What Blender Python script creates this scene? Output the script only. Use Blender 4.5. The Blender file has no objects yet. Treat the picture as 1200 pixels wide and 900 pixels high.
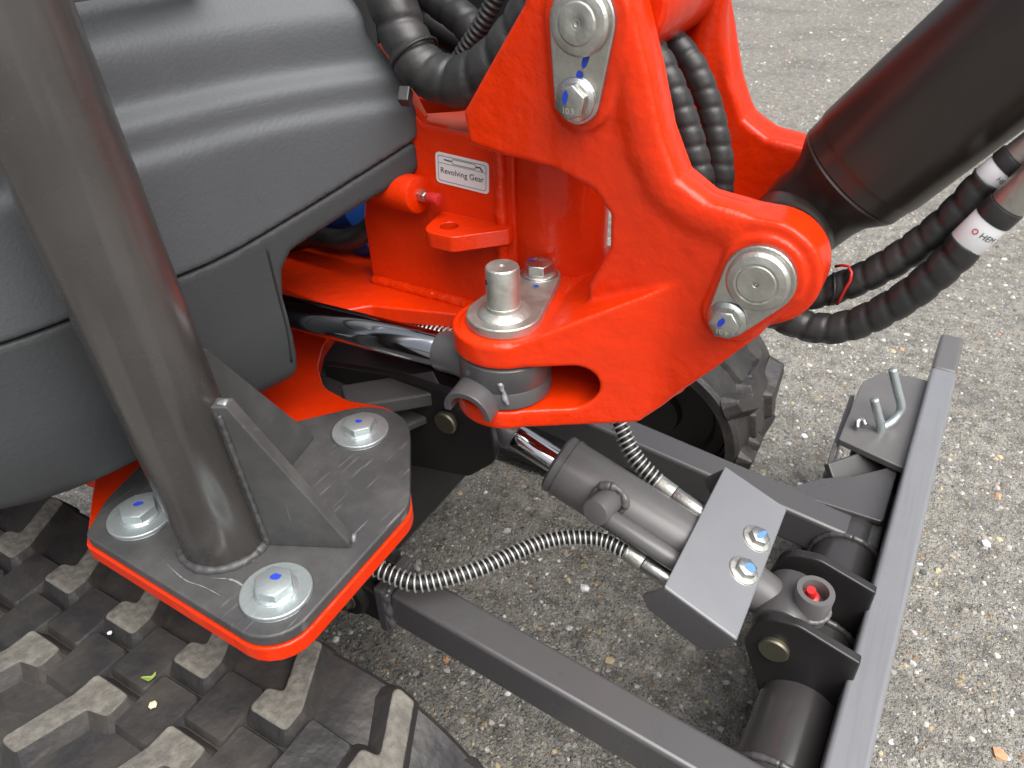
import bpy, bmesh, math, random
import numpy as np
from mathutils import Vector, Matrix

random.seed(7)
rng = np.random.default_rng(7)
R = math.radians
sc = bpy.context.scene
col = sc.collection

# ------------------------------------------------------------------ camera
cam_d = bpy.data.cameras.new("camera")
cam = bpy.data.objects.new("camera", cam_d)
col.objects.link(cam)
sc.camera = cam
pitch, head, roll = R(35.0), R(121.0), R(1.85)
fw = Vector((math.cos(pitch) * math.cos(head), math.cos(pitch) * math.sin(head), -math.sin(pitch)))
rt = Vector((math.sin(head), -math.cos(head), 0))
dn = fw.cross(rt)
u_ax = rt * math.cos(roll) + dn * math.sin(roll)
v_ax = -rt * math.sin(roll) + dn * math.cos(roll)
mw = Matrix((u_ax, -v_ax, -fw)).transposed().to_4x4()
mw.translation = Vector((0, 0, 1.0))
cam.matrix_world = mw
cam_d.sensor_fit = 'HORIZONTAL'
cam_d.sensor_width = 36.0
cam_d.lens = 870.0 / 1200.0 * 36.0
cam_d.clip_start = 0.02
cam_d.clip_end = 500
cam_d.dof.use_dof = True
cam_d.dof.focus_distance = 0.74
cam_d.dof.aperture_fstop = 15.0
cam_d.lens_unit = 'MILLIMETERS'

# ------------------------------------------------------------------ world, sun, exposure
SUN_EL, SUN_AZ = 60.0, -24.0          # azimuth in the xy plane, degrees from +x
world = bpy.data.worlds.new("World")
sc.world = world
world.use_nodes = True
wn = world.node_tree
wn.nodes.clear()
sky = wn.nodes.new('ShaderNodeTexSky')
sky.sky_type = 'NISHITA'
sky.sun_disc = False
sky.sun_elevation = R(SUN_EL)
sky.sun_rotation = R(90 - SUN_AZ)
sky.air_density = 1.0
sky.dust_density = 6.0
sky.ozone_density = 1.0
hs = wn.nodes.new('ShaderNodeHueSaturation')
hs.inputs['Saturation'].default_value = 0.42
bg = wn.nodes.new('ShaderNodeBackground')
bg.inputs['Strength'].default_value = 0.050
wo = wn.nodes.new('ShaderNodeOutputWorld')
wn.links.new(sky.outputs[0], hs.inputs['Color'])
wn.links.new(hs.outputs[0], bg.inputs[0])
wn.links.new(bg.outputs[0], wo.inputs[0])

sun_d = bpy.data.lights.new("sun", 'SUN')
sun_d.energy = 1.5
sun_d.angle = R(65)
sun_d.color = (1.0, 0.985, 0.96)
sun = bpy.data.objects.new("sun", sun_d)
col.objects.link(sun)
el, az = R(SUN_EL), R(SUN_AZ)
sd = Vector((math.cos(el) * math.cos(az), math.cos(el) * math.sin(az), math.sin(el)))
sun.rotation_euler = (-sd).to_track_quat('-Z', 'Y').to_euler()
sun.location = sd * 20

sc.view_settings.view_transform = 'Standard'
sc.view_settings.look = 'None'
sc.view_settings.gamma = 1.0
sc.view_settings.use_curve_mapping = False
sc.view_settings.exposure = 1.72

# ------------------------------------------------------------------ materials
def mat(name, color, rough=0.5, metal=0.0, coat=0.0, coat_rough=0.1, spec=0.5,
        bump=0.0, bump_scale=200.0, var=0.0, var_scale=12.0, var_col=None, rough_var=0.0,
        bump2=0.0, bump2_scale=20.0, scratch=0.0, scratch_col=(0.35, 0.33, 0.3), streak=0.0, streak_scale=(400, 14, 14), streak_col=(0.4, 0.39, 0.37), streak_rot=(0, 0, 0), streak_cut=0.62):
    m = bpy.data.materials.new(name)
    m.use_nodes = True
    nt = m.node_tree
    N, L = nt.nodes, nt.links
    b = N['Principled BSDF']
    b.inputs['Base Color'].default_value = (*color, 1)
    b.inputs['Roughness'].default_value = rough
    b.inputs['Metallic'].default_value = metal
    b.inputs['Coat Weight'].default_value = coat
    b.inputs['Coat Roughness'].default_value = coat_rough
    b.inputs['Specular IOR Level'].default_value = spec
    tc = N.new('ShaderNodeTexCoord')
    src = None
    if var > 0:
        nz = N.new('ShaderNodeTexNoise')
        nz.inputs['Scale'].default_value = var_scale
        nz.inputs['Detail'].default_value = 6
        nz.inputs['Roughness'].default_value = 0.65
        L.new(tc.outputs['Object'], nz.inputs['Vector'])
        cr = N.new('ShaderNodeValToRGB')
        cr.color_ramp.elements[0].position = 0.42
        cr.color_ramp.elements[1].position = 0.72
        L.new(nz.outputs['Fac'], cr.inputs['Fac'])
        mul = N.new('ShaderNodeMath'); mul.operation = 'MULTIPLY'
        mul.inputs[1].default_value = var
        L.new(cr.outputs['Color'], mul.inputs[0])
        mx = N.new('ShaderNodeMix'); mx.data_type = 'RGBA'
        mx.inputs[6].default_value = (*color, 1)
        vc = var_col if var_col else tuple(min(1, c * 1.8 + 0.01) for c in color)
        mx.inputs[7].default_value = (*vc, 1)
        L.new(mul.outputs[0], mx.inputs[0])
        src = mx.outputs[2]
        if rough_var > 0:
            ma = N.new('ShaderNodeMath'); ma.operation = 'MULTIPLY_ADD'
            ma.inputs[1].default_value = rough_var
            ma.inputs[2].default_value = rough - rough_var * 0.5
            L.new(nz.outputs['Fac'], ma.inputs[0])
            L.new(ma.outputs[0], b.inputs['Roughness'])
    if scratch > 0:
        mp = N.new('ShaderNodeMapping')
        mp.inputs['Scale'].default_value = (1, 1, 1)
        mp.inputs['Rotation'].default_value = (0.3, 0.5, 0.7)
        L.new(tc.outputs['Object'], mp.inputs['Vector'])
        n2 = N.new('ShaderNodeTexNoise')
        n2.inputs['Scale'].default_value = 55
        n2.inputs['Detail'].default_value = 8
        n2.inputs['Roughness'].default_value = 0.75
        n2.inputs['Distortion'].default_value = 1.2
        L.new(mp.outputs[0], n2.inputs['Vector'])
        c2 = N.new('ShaderNodeValToRGB')
        c2.color_ramp.elements[0].position = 0.66
        c2.color_ramp.elements[1].position = 0.74
        L.new(n2.outputs['Fac'], c2.inputs['Fac'])
        m2 = N.new('ShaderNodeMath'); m2.operation = 'MULTIPLY'
        m2.inputs[1].default_value = scratch
        L.new(c2.outputs['Color'], m2.inputs[0])
        mx2 = N.new('ShaderNodeMix'); mx2.data_type = 'RGBA'
        if src is None:
            mx2.inputs[6].default_value = (*color, 1)
        else:
            L.new(src, mx2.inputs[6])
        mx2.inputs[7].default_value = (*scratch_col, 1)
        L.new(m2.outputs[0], mx2.inputs[0])
        src = mx2.outputs[2]
    if streak > 0:
        mp = N.new('ShaderNodeMapping')
        mp.inputs['Scale'].default_value = streak_scale
        mp.inputs['Rotation'].default_value = streak_rot
        L.new(tc.outputs['Object'], mp.inputs['Vector'])
        n3 = N.new('ShaderNodeTexNoise')
        n3.inputs['Scale'].default_value = 1.0
        n3.inputs['Detail'].default_value = 3
        L.new(mp.outputs[0], n3.inputs['Vector'])
        c3 = N.new('ShaderNodeValToRGB')
        c3.color_ramp.elements[0].position = streak_cut
        c3.color_ramp.elements[1].position = streak_cut + 0.10
        L.new(n3.outputs['Fac'], c3.inputs['Fac'])
        m3 = N.new('ShaderNodeMath'); m3.operation = 'MULTIPLY'
        m3.inputs[1].default_value = streak
        L.new(c3.outputs['Color'], m3.inputs[0])
        mx3 = N.new('ShaderNodeMix'); mx3.data_type = 'RGBA'
        if src is None:
            mx3.inputs[6].default_value = (*color, 1)
        else:
            L.new(src, mx3.inputs[6])
        mx3.inputs[7].default_value = (*streak_col, 1)
        L.new(m3.outputs[0], mx3.inputs[0])
        src = mx3.outputs[2]
    if src is not None:
        L.new(src, b.inputs['Base Color'])
    nrm = None
    for s_, k_ in ((bump2_scale, bump2), (bump_scale, bump)):
        if k_ > 0:
            nb = N.new('ShaderNodeTexNoise')
            nb.inputs['Scale'].default_value = s_
            nb.inputs['Detail'].default_value = 3
            L.new(tc.outputs['Object'], nb.inputs['Vector'])
            bp = N.new('ShaderNodeBump')
            bp.inputs['Strength'].default_value = min(1.0, k_)
            bp.inputs['Distance'].default_value = 0.25 / s_
            L.new(nb.outputs['Fac'], bp.inputs['Height'])
            if nrm is not None:
                L.new(nrm, bp.inputs['Normal'])
            nrm = bp.outputs['Normal']
    if nrm is not None:
        L.new(nrm, b.inputs['Normal'])
        if coat > 0:
            L.new(nrm, b.inputs['Coat Normal'])
    return m

RED = (0.66, 0.0275, 0.0008)
M = {}
M['red'] = mat('red_paint', RED, 0.33, coat=0.22, coat_rough=0.06, spec=0.22, bump=0.22, bump_scale=240, scratch=0.32, scratch_col=(0.50, 0.065, 0.035),
               bump2=0.34, bump2_scale=42, var=0.5, var_scale=8, var_col=(0.50, 0.030, 0.008), rough_var=0.28)
M['weld'] = mat('red_paint_weld', RED, 0.3, coat=0.25, coat_rough=0.1, spec=0.3, bump=0.5, bump_scale=90, bump2=0.8, bump2_scale=45)
M['dust_red'] = mat('dusty_red_paint', (0.48, 0.05, 0.026), 0.55, bump=0.1, bump_scale=260, var=0.55, var_scale=14,
                    var_col=(0.34, 0.13, 0.10))
M['grey'] = mat('charcoal_paint', (0.068, 0.066, 0.068), 0.30, scratch=0.18, scratch_col=(0.14, 0.135, 0.13), spec=0.6, bump=0.06, bump_scale=300, var=0.35,
                var_scale=11, var_col=(0.075, 0.068, 0.064), rough_var=0.22)
M['grey_dusty'] = mat('dusty_charcoal_paint', (0.046, 0.046, 0.047), 0.5, bump=0.10, bump_scale=350, var=0.6,
                      var_scale=16, var_col=(0.105, 0.102, 0.098), rough_var=0.25, scratch=0.45, scratch_col=(0.22, 0.21, 0.20), streak=0.55, streak_scale=(260, 16, 16), streak_rot=(0, 0, 0.6), streak_col=(0.24, 0.235, 0.23), streak_cut=0.64)
M['grey_sky_sheen'] = mat('grey_paint_sky_sheen', (0.175, 0.180, 0.192), 0.32, spec=0.7, bump=0.05, bump_scale=320, var=0.3,
                      var_scale=13, var_col=(0.22, 0.222, 0.228), rough_var=0.2, scratch=0.25)  # pale bluish base: sky reflection on the cover plate put into the colour
M['blade'] = mat('blade_paint_sky_sheen', (0.180, 0.184, 0.196), 0.32, spec=0.7, bump=0.05, bump_scale=320, var=0.35, var_scale=13, var_col=(0.13, 0.132, 0.138), rough_var=0.2, scratch=0.2, scratch_col=(0.28, 0.28, 0.28), streak=0.22, streak_scale=(260, 6, 40), streak_col=(0.12, 0.122, 0.128), streak_cut=0.54)  # grey lightened and blued, so the tube's sky sheen sits in its colour
M['barrel'] = mat('barrel_grey_paint', (0.105, 0.101, 0.101), 0.34, bump=0.06, bump_scale=280, var=0.4, var_scale=14, var_col=(0.14, 0.135, 0.132), rough_var=0.2, scratch=0.2, scratch_col=(0.2, 0.195, 0.19))
M['brown'] = mat('brown_charcoal_paint', (0.020, 0.0155, 0.0135), 0.34, coat=0.06, coat_rough=0.2, bump=0.04,
                 bump_scale=220, var=0.3, var_scale=8, var_col=(0.036, 0.029, 0.025), rough_var=0.2, scratch=0.25, scratch_col=(0.06, 0.052, 0.047))
M['post'] = mat('post_charcoal_paint', (0.042, 0.039, 0.037), 0.27, coat=0.2, coat_rough=0.2, streak=0.5, streak_scale=(45, 45, 3), streak_col=(0.075, 0.070, 0.068), streak_cut=0.5, bump=0.05, bump_scale=260,
                var=0.4, var_scale=10, var_col=(0.075, 0.068, 0.064), rough_var=0.18)
M['pipe'] = mat('glossy_charcoal_paint', (0.042, 0.039, 0.039), 0.22, coat=0.2, coat_rough=0.1, bump=0.04, bump_scale=240, var=0.3, var_scale=11, var_col=(0.06, 0.055, 0.053), rough_var=0.1)
M['black'] = mat('black_paint', (0.014, 0.013, 0.013), 0.42, var=0.25, var_scale=15, var_col=(0.04, 0.037, 0.034))
M['plastic'] = mat('grey_moulded_plastic', (0.062, 0.068, 0.074), 0.56, bump=0.42, bump_scale=330, var=0.25,
                   var_scale=7, var_col=(0.088, 0.093, 0.098), rough_var=0.2, scratch=0.22, scratch_col=(0.17, 0.17, 0.165), streak=0.35, streak_scale=(10, 10, 300), streak_col=(0.15, 0.15, 0.15), streak_cut=0.68)
M['skirt'] = mat('black_moulded_plastic', (0.034, 0.037, 0.040), 0.6, bump=0.35, bump_scale=260, var=0.3,
                 var_scale=9, var_col=(0.048, 0.051, 0.054), scratch=0.08, scratch_col=(0.15, 0.15, 0.15))
M['rubber'] = mat('black_rubber', (0.020, 0.0195, 0.020), 0.5, bump=0.35, bump_scale=110, var=0.75, var_scale=11, bump2=0.3, bump2_scale=30,
                  var_col=(0.062, 0.053, 0.044), rough_var=0.3, scratch=0.35, scratch_col=(0.13, 0.11, 0.085))
M['tread'] = mat('worn_tread_rubber', (0.088, 0.082, 0.071), 0.85, bump=1.0, bump_scale=150, var=0.7, var_scale=60,
                 var_col=(0.20, 0.187, 0.16), bump2=0.8, bump2_scale=60, scratch=0.3, scratch_col=(0.05, 0.046, 0.04))
M['hose'] = mat('black_hose_wrap', (0.018, 0.018, 0.0185), 0.42, bump=0.15, bump_scale=120, var=0.6, var_scale=22,
                var_col=(0.058, 0.055, 0.051), rough_var=0.3, scratch=0.3, scratch_col=(0.11, 0.105, 0.095))
M['hose_dark'] = mat('black_hose_rubber', (0.012, 0.012, 0.012), 0.5)
M['zinc'] = mat('zinc_plated_steel', (0.54, 0.54, 0.515), 0.36, metal=1.0, bump=0.3, bump_scale=260, var=0.8,
                var_scale=45, var_col=(0.34, 0.34, 0.315), rough_var=0.4, scratch=0.4, scratch_col=(0.72, 0.72, 0.70))
M['zinc_pale'] = mat('pale_zinc_washer', (0.47, 0.52, 0.525), 0.42, metal=0.75, bump=0.35, bump_scale=300, var=0.7,
                     var_scale=70, var_col=(0.33, 0.355, 0.36), rough_var=0.35, scratch=0.4, scratch_col=(0.66, 0.70, 0.70))
M['galv'] = mat('dull_galvanised_steel', (0.44, 0.44, 0.40), 0.48, metal=0.9, bump=0.4, bump_scale=120, var=0.5,
                var_scale=45, var_col=(0.6, 0.6, 0.57), rough_var=0.3)
M['chrome'] = mat('chrome_rod', (0.66, 0.67, 0.68), 0.09, metal=1.0)
M['rod_reflect_dark'] = mat('chrome_rod_dark_reflection', (0.34, 0.35, 0.37), 0.10, metal=1.0)  # chrome again, with the dark reflections of its surroundings put into the colour
M['brass'] = mat('yellow_zinc_pin', (0.24, 0.225, 0.165), 0.4, metal=0.9)
M['spring'] = mat('spring_wire', (0.66, 0.66, 0.63), 0.42, metal=0.7)
M['weldgrey'] = mat('bare_weld_bead', (0.26, 0.265, 0.28), 0.45, metal=0.4, bump=0.8, bump_scale=110, bump2=0.8, bump2_scale=45)
M['blue_mark'] = mat('blue_marker_paint', (0.016, 0.045, 0.42), 0.5)
M['blue_light'] = mat('light_blue_marker_paint', (0.10, 0.24, 0.62), 0.5)
M['blue_hose'] = mat('blue_fitting', (0.012, 0.07, 0.30), 0.4)
M['white'] = mat('white_vinyl', (0.66, 0.67, 0.68), 0.35)
M['ink'] = mat('black_ink', (0.012, 0.012, 0.014), 0.5)
M['inkline'] = mat('grey_ink', (0.14, 0.15, 0.16), 0.5)
M['redplug'] = mat('red_plastic_plug', (0.50, 0.022, 0.020), 0.35)
M['stamp'] = mat('stamped_steel', (0.74, 0.75, 0.74), 0.3, metal=0.8)
M['hole'] = mat('dark_hole', (0.01, 0.01, 0.01), 0.7)
M['leaf'] = mat('green_leaf_scrap', (0.22, 0.30, 0.06), 0.6)
M['crumb'] = mat('pale_crumb', (0.55, 0.48, 0.32), 0.8)

# ------------------------------------------------------------------ object helpers
def link(name, me, parent=None, label=None, cat=None, group=None, kind=None):
    o = bpy.data.objects.new(name, me)
    col.objects.link(o)
    if parent is not None:
        o.parent = parent
    if label: o['label'] = label
    if cat: o['category'] = cat
    if group: o['group'] = group
    if kind: o['kind'] = kind
    return o

def make(name, v, f, m, parent=None, smooth=True, bevel=0.0, seg=2, label=None, mi=None, auto=None, **kw):
    me = bpy.data.meshes.new(name)
    v = np.asarray(v, dtype=np.float64)
    me.from_pydata(v.tolist(), [], [list(map(int, q)) for q in f] if not isinstance(f, np.ndarray) else f.tolist())
    for mm in (m if isinstance(m, (list, tuple)) else [m]):
        me.materials.append(M[mm] if isinstance(mm, str) else mm)
    if mi is not None:
        me.polygons.foreach_set('material_index', np.asarray(mi, dtype=np.int32))
    if smooth:
        me.polygons.foreach_set('use_smooth', np.ones(len(me.polygons), dtype=bool))
        if auto is not None:
            me.set_sharp_from_angle(angle=R(auto))
    me.update()
    o = link(name, me, parent, label, **kw)
    if bevel > 0:
        b = o.modifiers.new('bevel', 'BEVEL')
        b.width = bevel; b.segments = seg; b.limit_method = 'ANGLE'; b.angle_limit = R(35)
        b.harden_normals = False
    return o

class MB:
    """mesh collector"""
    def __init__(s): s.v, s.f, s.mi = [], [], []
    def add(s, v, f, mi=0):
        k = len(s.v)
        s.v += [tuple(map(float, p)) for p in v]
        s.f += [tuple(int(i) + k for i in q) for q in f]
        s.mi += [mi] * len(f) if isinstance(mi, int) else list(mi)
        return s
    def build(s, name, m, parent=None, **kw):
        return make(name, s.v, s.f, m, parent, mi=s.mi, **kw)

def frame(z, x=None):
    z = np.asarray(z, float); z = z / np.linalg.norm(z)
    if x is None:
        x = np.array([0, 0, 1.0]) if abs(z[2]) < 0.9 else np.array([1.0, 0, 0])
    x = np.asarray(x, float); x = x - z * (x @ z); x /= np.linalg.norm(x)
    return np.array([x, np.cross(z, x), z])          # rows: local x, y, z

def place(v, o, fr):
    return np.asarray(v, float) @ fr + np.asarray(o, float)

def box(lo, hi):
    x0, y0, z0 = lo; x1, y1, z1 = hi
    v = [(x0,y0,z0),(x1,y0,z0),(x1,y1,z0),(x0,y1,z0),(x0,y0,z1),(x1,y0,z1),(x1,y1,z1),(x0,y1,z1)]
    f = [(0,3,2,1),(4,5,6,7),(0,1,5,4),(1,2,6,5),(2,3,7,6),(3,0,4,7)]
    return np.array(v, float), f

def bar(a, b, w, h, up=(0, 0, 1)):
    """box bar from a to b; w = width sideways, h = height along up"""
    a, b = np.array(a, float), np.array(b, float)
    d = b - a; Ln = np.linalg.norm(d); d /= Ln
    up = np.array(up, float); up = up - d * (up @ d); up /= np.linalg.norm(up)
    s = np.cross(d, up)
    v, f = box((0, -w / 2, -h / 2), (Ln, w / 2, h / 2))
    return v @ np.array([d, -s, up]) + a, f

def prism(poly, z0, z1, axis='z'):
    """extrude a 2D polygon (ccw) ; axis 'z': (x,y)  ; axis 'y': (x,z)"""
    n = len(poly)
    v = []
    for h in (z0, z1):
        for p in poly:
            v.append((p[0], p[1], h) if axis == 'z' else (p[0], h, p[1]))
    f = [tuple(range(n))[::-1], tuple(range(n, 2 * n))]
    for i in range(n):
        j = (i + 1) % n
        f.append((i, j, n + j, n + i))
    if axis == 'y':
        f = [q[::-1] for q in f]
    return np.array(v, float), f

def round_poly(pts, r, seg=5):
    out = []
    n = len(pts)
    rr = r if isinstance(r, (list, tuple)) else [r] * n
    for i in range(n):
        p = np.array(pts[i], float); a = np.array(pts[i - 1], float); b = np.array(pts[(i + 1) % n], float)
        u, w = a - p, b - p
        lu, lw = np.linalg.norm(u), np.linalg.norm(w)
        u /= lu; w /= lw
        th = math.acos(max(-1, min(1, u @ w)))
        if rr[i] <= 0 or th > 3.1:
            out.append(tuple(p)); continue
        t = min(rr[i] / math.tan(th / 2), 0.48 * lu, 0.48 * lw)
        q = t * math.tan(th / 2)
        bis = (u + w); bis /= np.linalg.norm(bis)
        c = p + bis * (q / math.sin(th / 2))
        s, e = p + u * t, p + w * t
        a0 = math.atan2(*(s - c)[::-1]); a1 = math.atan2(*(e - c)[::-1])
        da = (a1 - a0 + math.pi) % (2 * math.pi) - math.pi
        for k in range(seg + 1):
            a_ = a0 + da * k / seg
            out.append((c[0] + q * math.cos(a_), c[1] + q * math.sin(a_)))
    return out

def stadium(p, q, r1, r2, seg=14):
    """hull outline of two circles (2D, ccw)"""
    p, q = np.array(p, float), np.array(q, float)
    d = q - p; D = np.linalg.norm(d); a = math.atan2(d[1], d[0])
    b = math.acos((r1 - r2) / D)
    out = []
    for k in range(seg + 1):
        t = a + b + (2 * math.pi - 2 * b) * k / seg
        out.append((p[0] + r1 * math.cos(t), p[1] + r1 * math.sin(t)))
    for k in range(seg + 1):
        t = a - b + 2 * b * k / seg
        out.append((q[0] + r2 * math.cos(t), q[1] + r2 * math.sin(t)))
    return out

def lathe(prof, n=40, mi=None):
    """profile [(r,z)] round local z; returns v, f, mi"""
    v, f, m = [], [], []
    rings = []
    for r, z in prof:
        if r < 1e-6:
            rings.append([len(v)]); v.append((0, 0, z))
        else:
            rings.append(list(range(len(v), len(v) + n)))
            for k in range(n):
                a = 2 * math.pi * k / n
                v.append((r * math.cos(a), r * math.sin(a), z))
    for i in range(len(rings) - 1):
        a, b = rings[i], rings[i + 1]
        mm = mi[i] if mi else 0
        for k in range(n):
            k2 = (k + 1) % n
            if len(a) == 1 and len(b) == 1: continue
            if len(a) == 1: f.append((a[0], b[k2], b[k])[::-1])
            elif len(b) == 1: f.append((a[k], a[k2], b[0]))
            else: f.append((a[k], a[k2], b[k2], b[k]))
            m.append(mm)
    return np.array(v, float), f, m

def rprof(r, z0, z1, c=0.002, closed=(True, True)):
    """profile of a cylinder with rounded rims"""
    p = []
    if closed[0]: p += [(0, z0), (r - c, z0), (r - c * .3, z0 + c * .3)]
    p += [(r, z0 + c), (r, z1 - c)]
    if closed[1]: p += [(r - c * .3, z1 - c * .3), (r - c, z1), (0, z1)]
    return p

def cyl(name, a, b, r, m, parent, c=0.002, n=36, prof=None, label=None, mi=None, auto=40):
    a, b = np.array(a, float), np.array(b, float)
    Ln = np.linalg.norm(b - a)
    pr = prof if prof else rprof(r, 0, Ln, c)
    v, f, mm = lathe(pr, n, mi)
    return make(name, place(v, a, frame(b - a)), f, m, parent, mi=mm, label=label, auto=auto)

def catmull(pts, n=14):
    P = np.array(pts, float)
    P = np.vstack([2 * P[0] - P[1], P, 2 * P[-1] - P[-2]])
    out = []
    for i in range(1, len(P) - 2):
        p0, p1, p2, p3 = P[i - 1:i + 3]
        for t in np.linspace(0, 1, n, endpoint=False):
            out.append(.5 * (2 * p1 + (p2 - p0) * t + (2 * p0 - 5 * p1 + 4 * p2 - p3) * t * t + (3 * p1 - p0 - 3 * p2 + p3) * t ** 3))
    out.append(P[-2])
    return np.array(out)

def resample(path, step):
    d = np.r_[0, np.cumsum(np.linalg.norm(np.diff(path, axis=0), axis=1))]
    n = max(2, int(d[-1] / step) + 1)
    s = np.linspace(0, d[-1], n)
    return np.stack([np.interp(s, d, path[:, k]) for k in range(3)], 1), s

def frames(path):
    T = np.gradient(path, axis=0)
    T /= np.linalg.norm(T, axis=1)[:, None]
    n = np.cross(T[0], (0, 0, 1.0))
    if np.linalg.norm(n) < 1e-3: n = np.cross(T[0], (0, 1.0, 0))
    n /= np.linalg.norm(n)
    Ns = []
    for t in T:
        n = n - t * (n @ t); n /= np.linalg.norm(n)
        Ns.append(n)
    Ns = np.array(Ns)
    return T, Ns, np.cross(T, Ns)

def sweep(path, s, rfun, nseg=18, cap=True):
    T, A, B = frames(path)
    th = np.linspace(0, 2 * np.pi, nseg, endpoint=False)
    rr = rfun(s[:, None], th[None, :]) * np.ones((len(s), nseg))
    V = path[:, None, :] + rr[..., None] * (np.cos(th)[None, :, None] * A[:, None] + np.sin(th)[None, :, None] * B[:, None])
    V = V.reshape(-1, 3)
    F = []
    n = len(s)
    for i in range(n - 1):
        for k in range(nseg):
            k2 = (k + 1) % nseg
            F.append((i * nseg + k, i * nseg + k2, (i + 1) * nseg + k2, (i + 1) * nseg + k))
    if cap:
        F.append(tuple(range(nseg))[::-1]); F.append(tuple(range((n - 1) * nseg, n * nseg)))
    return V, F

def spiral_hose(name, pts, r, parent, pitch=0.022, label=None, depth=0.14, m='hose', seed=0, jitter=0.0):
    P, s = resample(catmull(pts), min(pitch / 9, 0.0025))
    g = np.random.default_rng(seed)
    ks = np.linspace(0, s[-1], max(3, int(s[-1] / 0.05)))
    jit = np.interp(s, ks, g.normal(0, 1, len(ks))) * jitter
    def rf(S, th):
        ph = (S + jit[:, None]) / pitch + th / (2 * np.pi)
        fr = ph - np.floor(ph)
        w = np.clip(np.minimum(fr, 1 - fr) * 2, 0, 1)
        return r * (1 - depth + depth * np.clip(w * 2.2, 0, 1) ** 0.5 * (0.9 + 0.1 * np.sin(fr * np.pi)))
    V, F = sweep(P, s, rf, 22)
    return make(name, V, F, m, parent, label=label)

def corrugated(name, pts, r, parent, pitch=0.006, label=None):
    P, s = resample(catmull(pts), pitch / 6)
    V, F = sweep(P, s, lambda S, th: r * (0.9 + 0.1 * np.cos(S / pitch * 2 * np.pi)), 16)
    return make(name, V, F, 'hose', parent, label=label)

def plain_hose(name, pts, r, parent, m='hose_dark', label=None, step=0.006):
    P, s = resample(catmull(pts), step)
    V, F = sweep(P, s, lambda S, th: r + 0 * S, 18)
    return make(name, V, F, m, parent, label=label)

def spring_guard(name, pts, Rr, wire, pitch, parent, label=None):
    P, s = resample(catmull(pts), pitch / 14)
    T, A, B = frames(P)
    ph = s / pitch * 2 * np.pi
    H = P + Rr * (np.cos(ph)[:, None] * A + np.sin(ph)[:, None] * B)
    hs_ = np.r_[0, np.cumsum(np.linalg.norm(np.diff(H, axis=0), axis=1))]
    V, F = sweep(H, hs_, lambda S, th: wire + 0 * S, 6)
    return make(name, V, F, 'spring', parent, label=label)

def hexhead(r, z0, z1, rot=0.0, ch=0.0012):
    """hex head with chamfered crown; across-flats radius r"""
    rc = r / math.cos(math.pi / 6)
    v, f = [], []
    for rad, z in ((rc, z0), (rc, z1 - ch), (r * 0.93, z1)):
        for k in range(6):
            a = rot + k * math.pi / 3
            v.append((rad * math.cos(a), rad * math.sin(a), z))
    for j in range(2):
        for k in range(6):
            k2 = (k + 1) % 6
            f.append((j * 6 + k, j * 6 + k2, j * 6 + 6 + k2, j * 6 + 6 + k))
    f.append(tuple(range(12, 18)))
    return v, f

def ell(cx, cy, a, b, rot, z, n=18, wob=0.0, seed=0):
    g = random.Random(seed)
    v = []
    for k in range(n):
        t = 2 * math.pi * k / n
        q = 1 + g.uniform(-wob, wob)
        x, y = a * q * math.cos(t), b * q * math.sin(t)
        v.append((cx + x * math.cos(rot) - y * math.sin(rot), cy + x * math.sin(rot) + y * math.cos(rot), z))
    return v, [tuple(range(n))]

def bolt(name, o, axis, parent, r=0.010, h=0.009, flange=0.015, fl_t=0.003, washer=None, w_t=0.004, rot=0.2,
         mats=('zinc', 'zinc_pale', 'blue_mark'), mark=None, label=None, xdir=None):
    mb = MB()
    z = 0.0
    if washer:
        v, f, _ = lathe([(0, 0), (washer - .0008, 0), (washer, .0008), (washer, w_t - .0008), (washer - .0008, w_t), (0, w_t)], 44)
        mb.add(v, f, 1); z = w_t
    if flange:
        v, f, _ = lathe([(0, z), (flange, z), (flange, z + fl_t * .5), (flange * .93, z + fl_t * .8), (r * 1.1, z + fl_t * 1.25), (0, z + fl_t * 1.25)], 40)
        mb.add(v, f, 1); z += fl_t
    v, f = hexhead(r, z - .0005, z + h, rot)
    mb.add(v, f, 0)
    if mark:
        for (cx, cy, a, b, ro) in mark:
            v, f = ell(cx * r, cy * r, a * r, b * r, ro, z + h + .00035, wob=.12, seed=int(cx * 100 + 7))
            mb.add(v, f, 2)
    ob = mb.build(name, list(mats), parent, smooth=True, auto=32, label=label)
    me = ob.data
    co = np.zeros(len(me.vertices) * 3); me.vertices.foreach_get('co', co)
    co = place(co.reshape(-1, 3), o, frame(axis, xdir))
    me.vertices.foreach_set('co', co.ravel()); me.update()
    b = ob.modifiers.new('bevel', 'BEVEL'); b.width = 0.0006; b.segments = 2; b.limit_method = 'ANGLE'; b.angle_limit = R(40)
    return ob

def text_mesh(s, size, extrude=0.0):
    cu = bpy.data.curves.new('txt', 'FONT')
    cu.body = s; cu.size = size; cu.extrude = extrude
    cu.align_x = 'CENTER'; cu.align_y = 'CENTER'; cu.resolution_u = 4
    ob = bpy.data.objects.new('txt', cu); col.objects.link(ob)
    dg = bpy.context.evaluated_depsgraph_get(); dg.update()
    me = ob.evaluated_get(dg).to_mesh()
    v = np.array([tuple(p.co) for p in me.vertices]); f = [tuple(p.vertices) for p in me.polygons]
    ob.evaluated_get(dg).to_mesh_clear()
    bpy.data.objects.remove(ob); bpy.data.curves.remove(cu)
    return v, f

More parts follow.
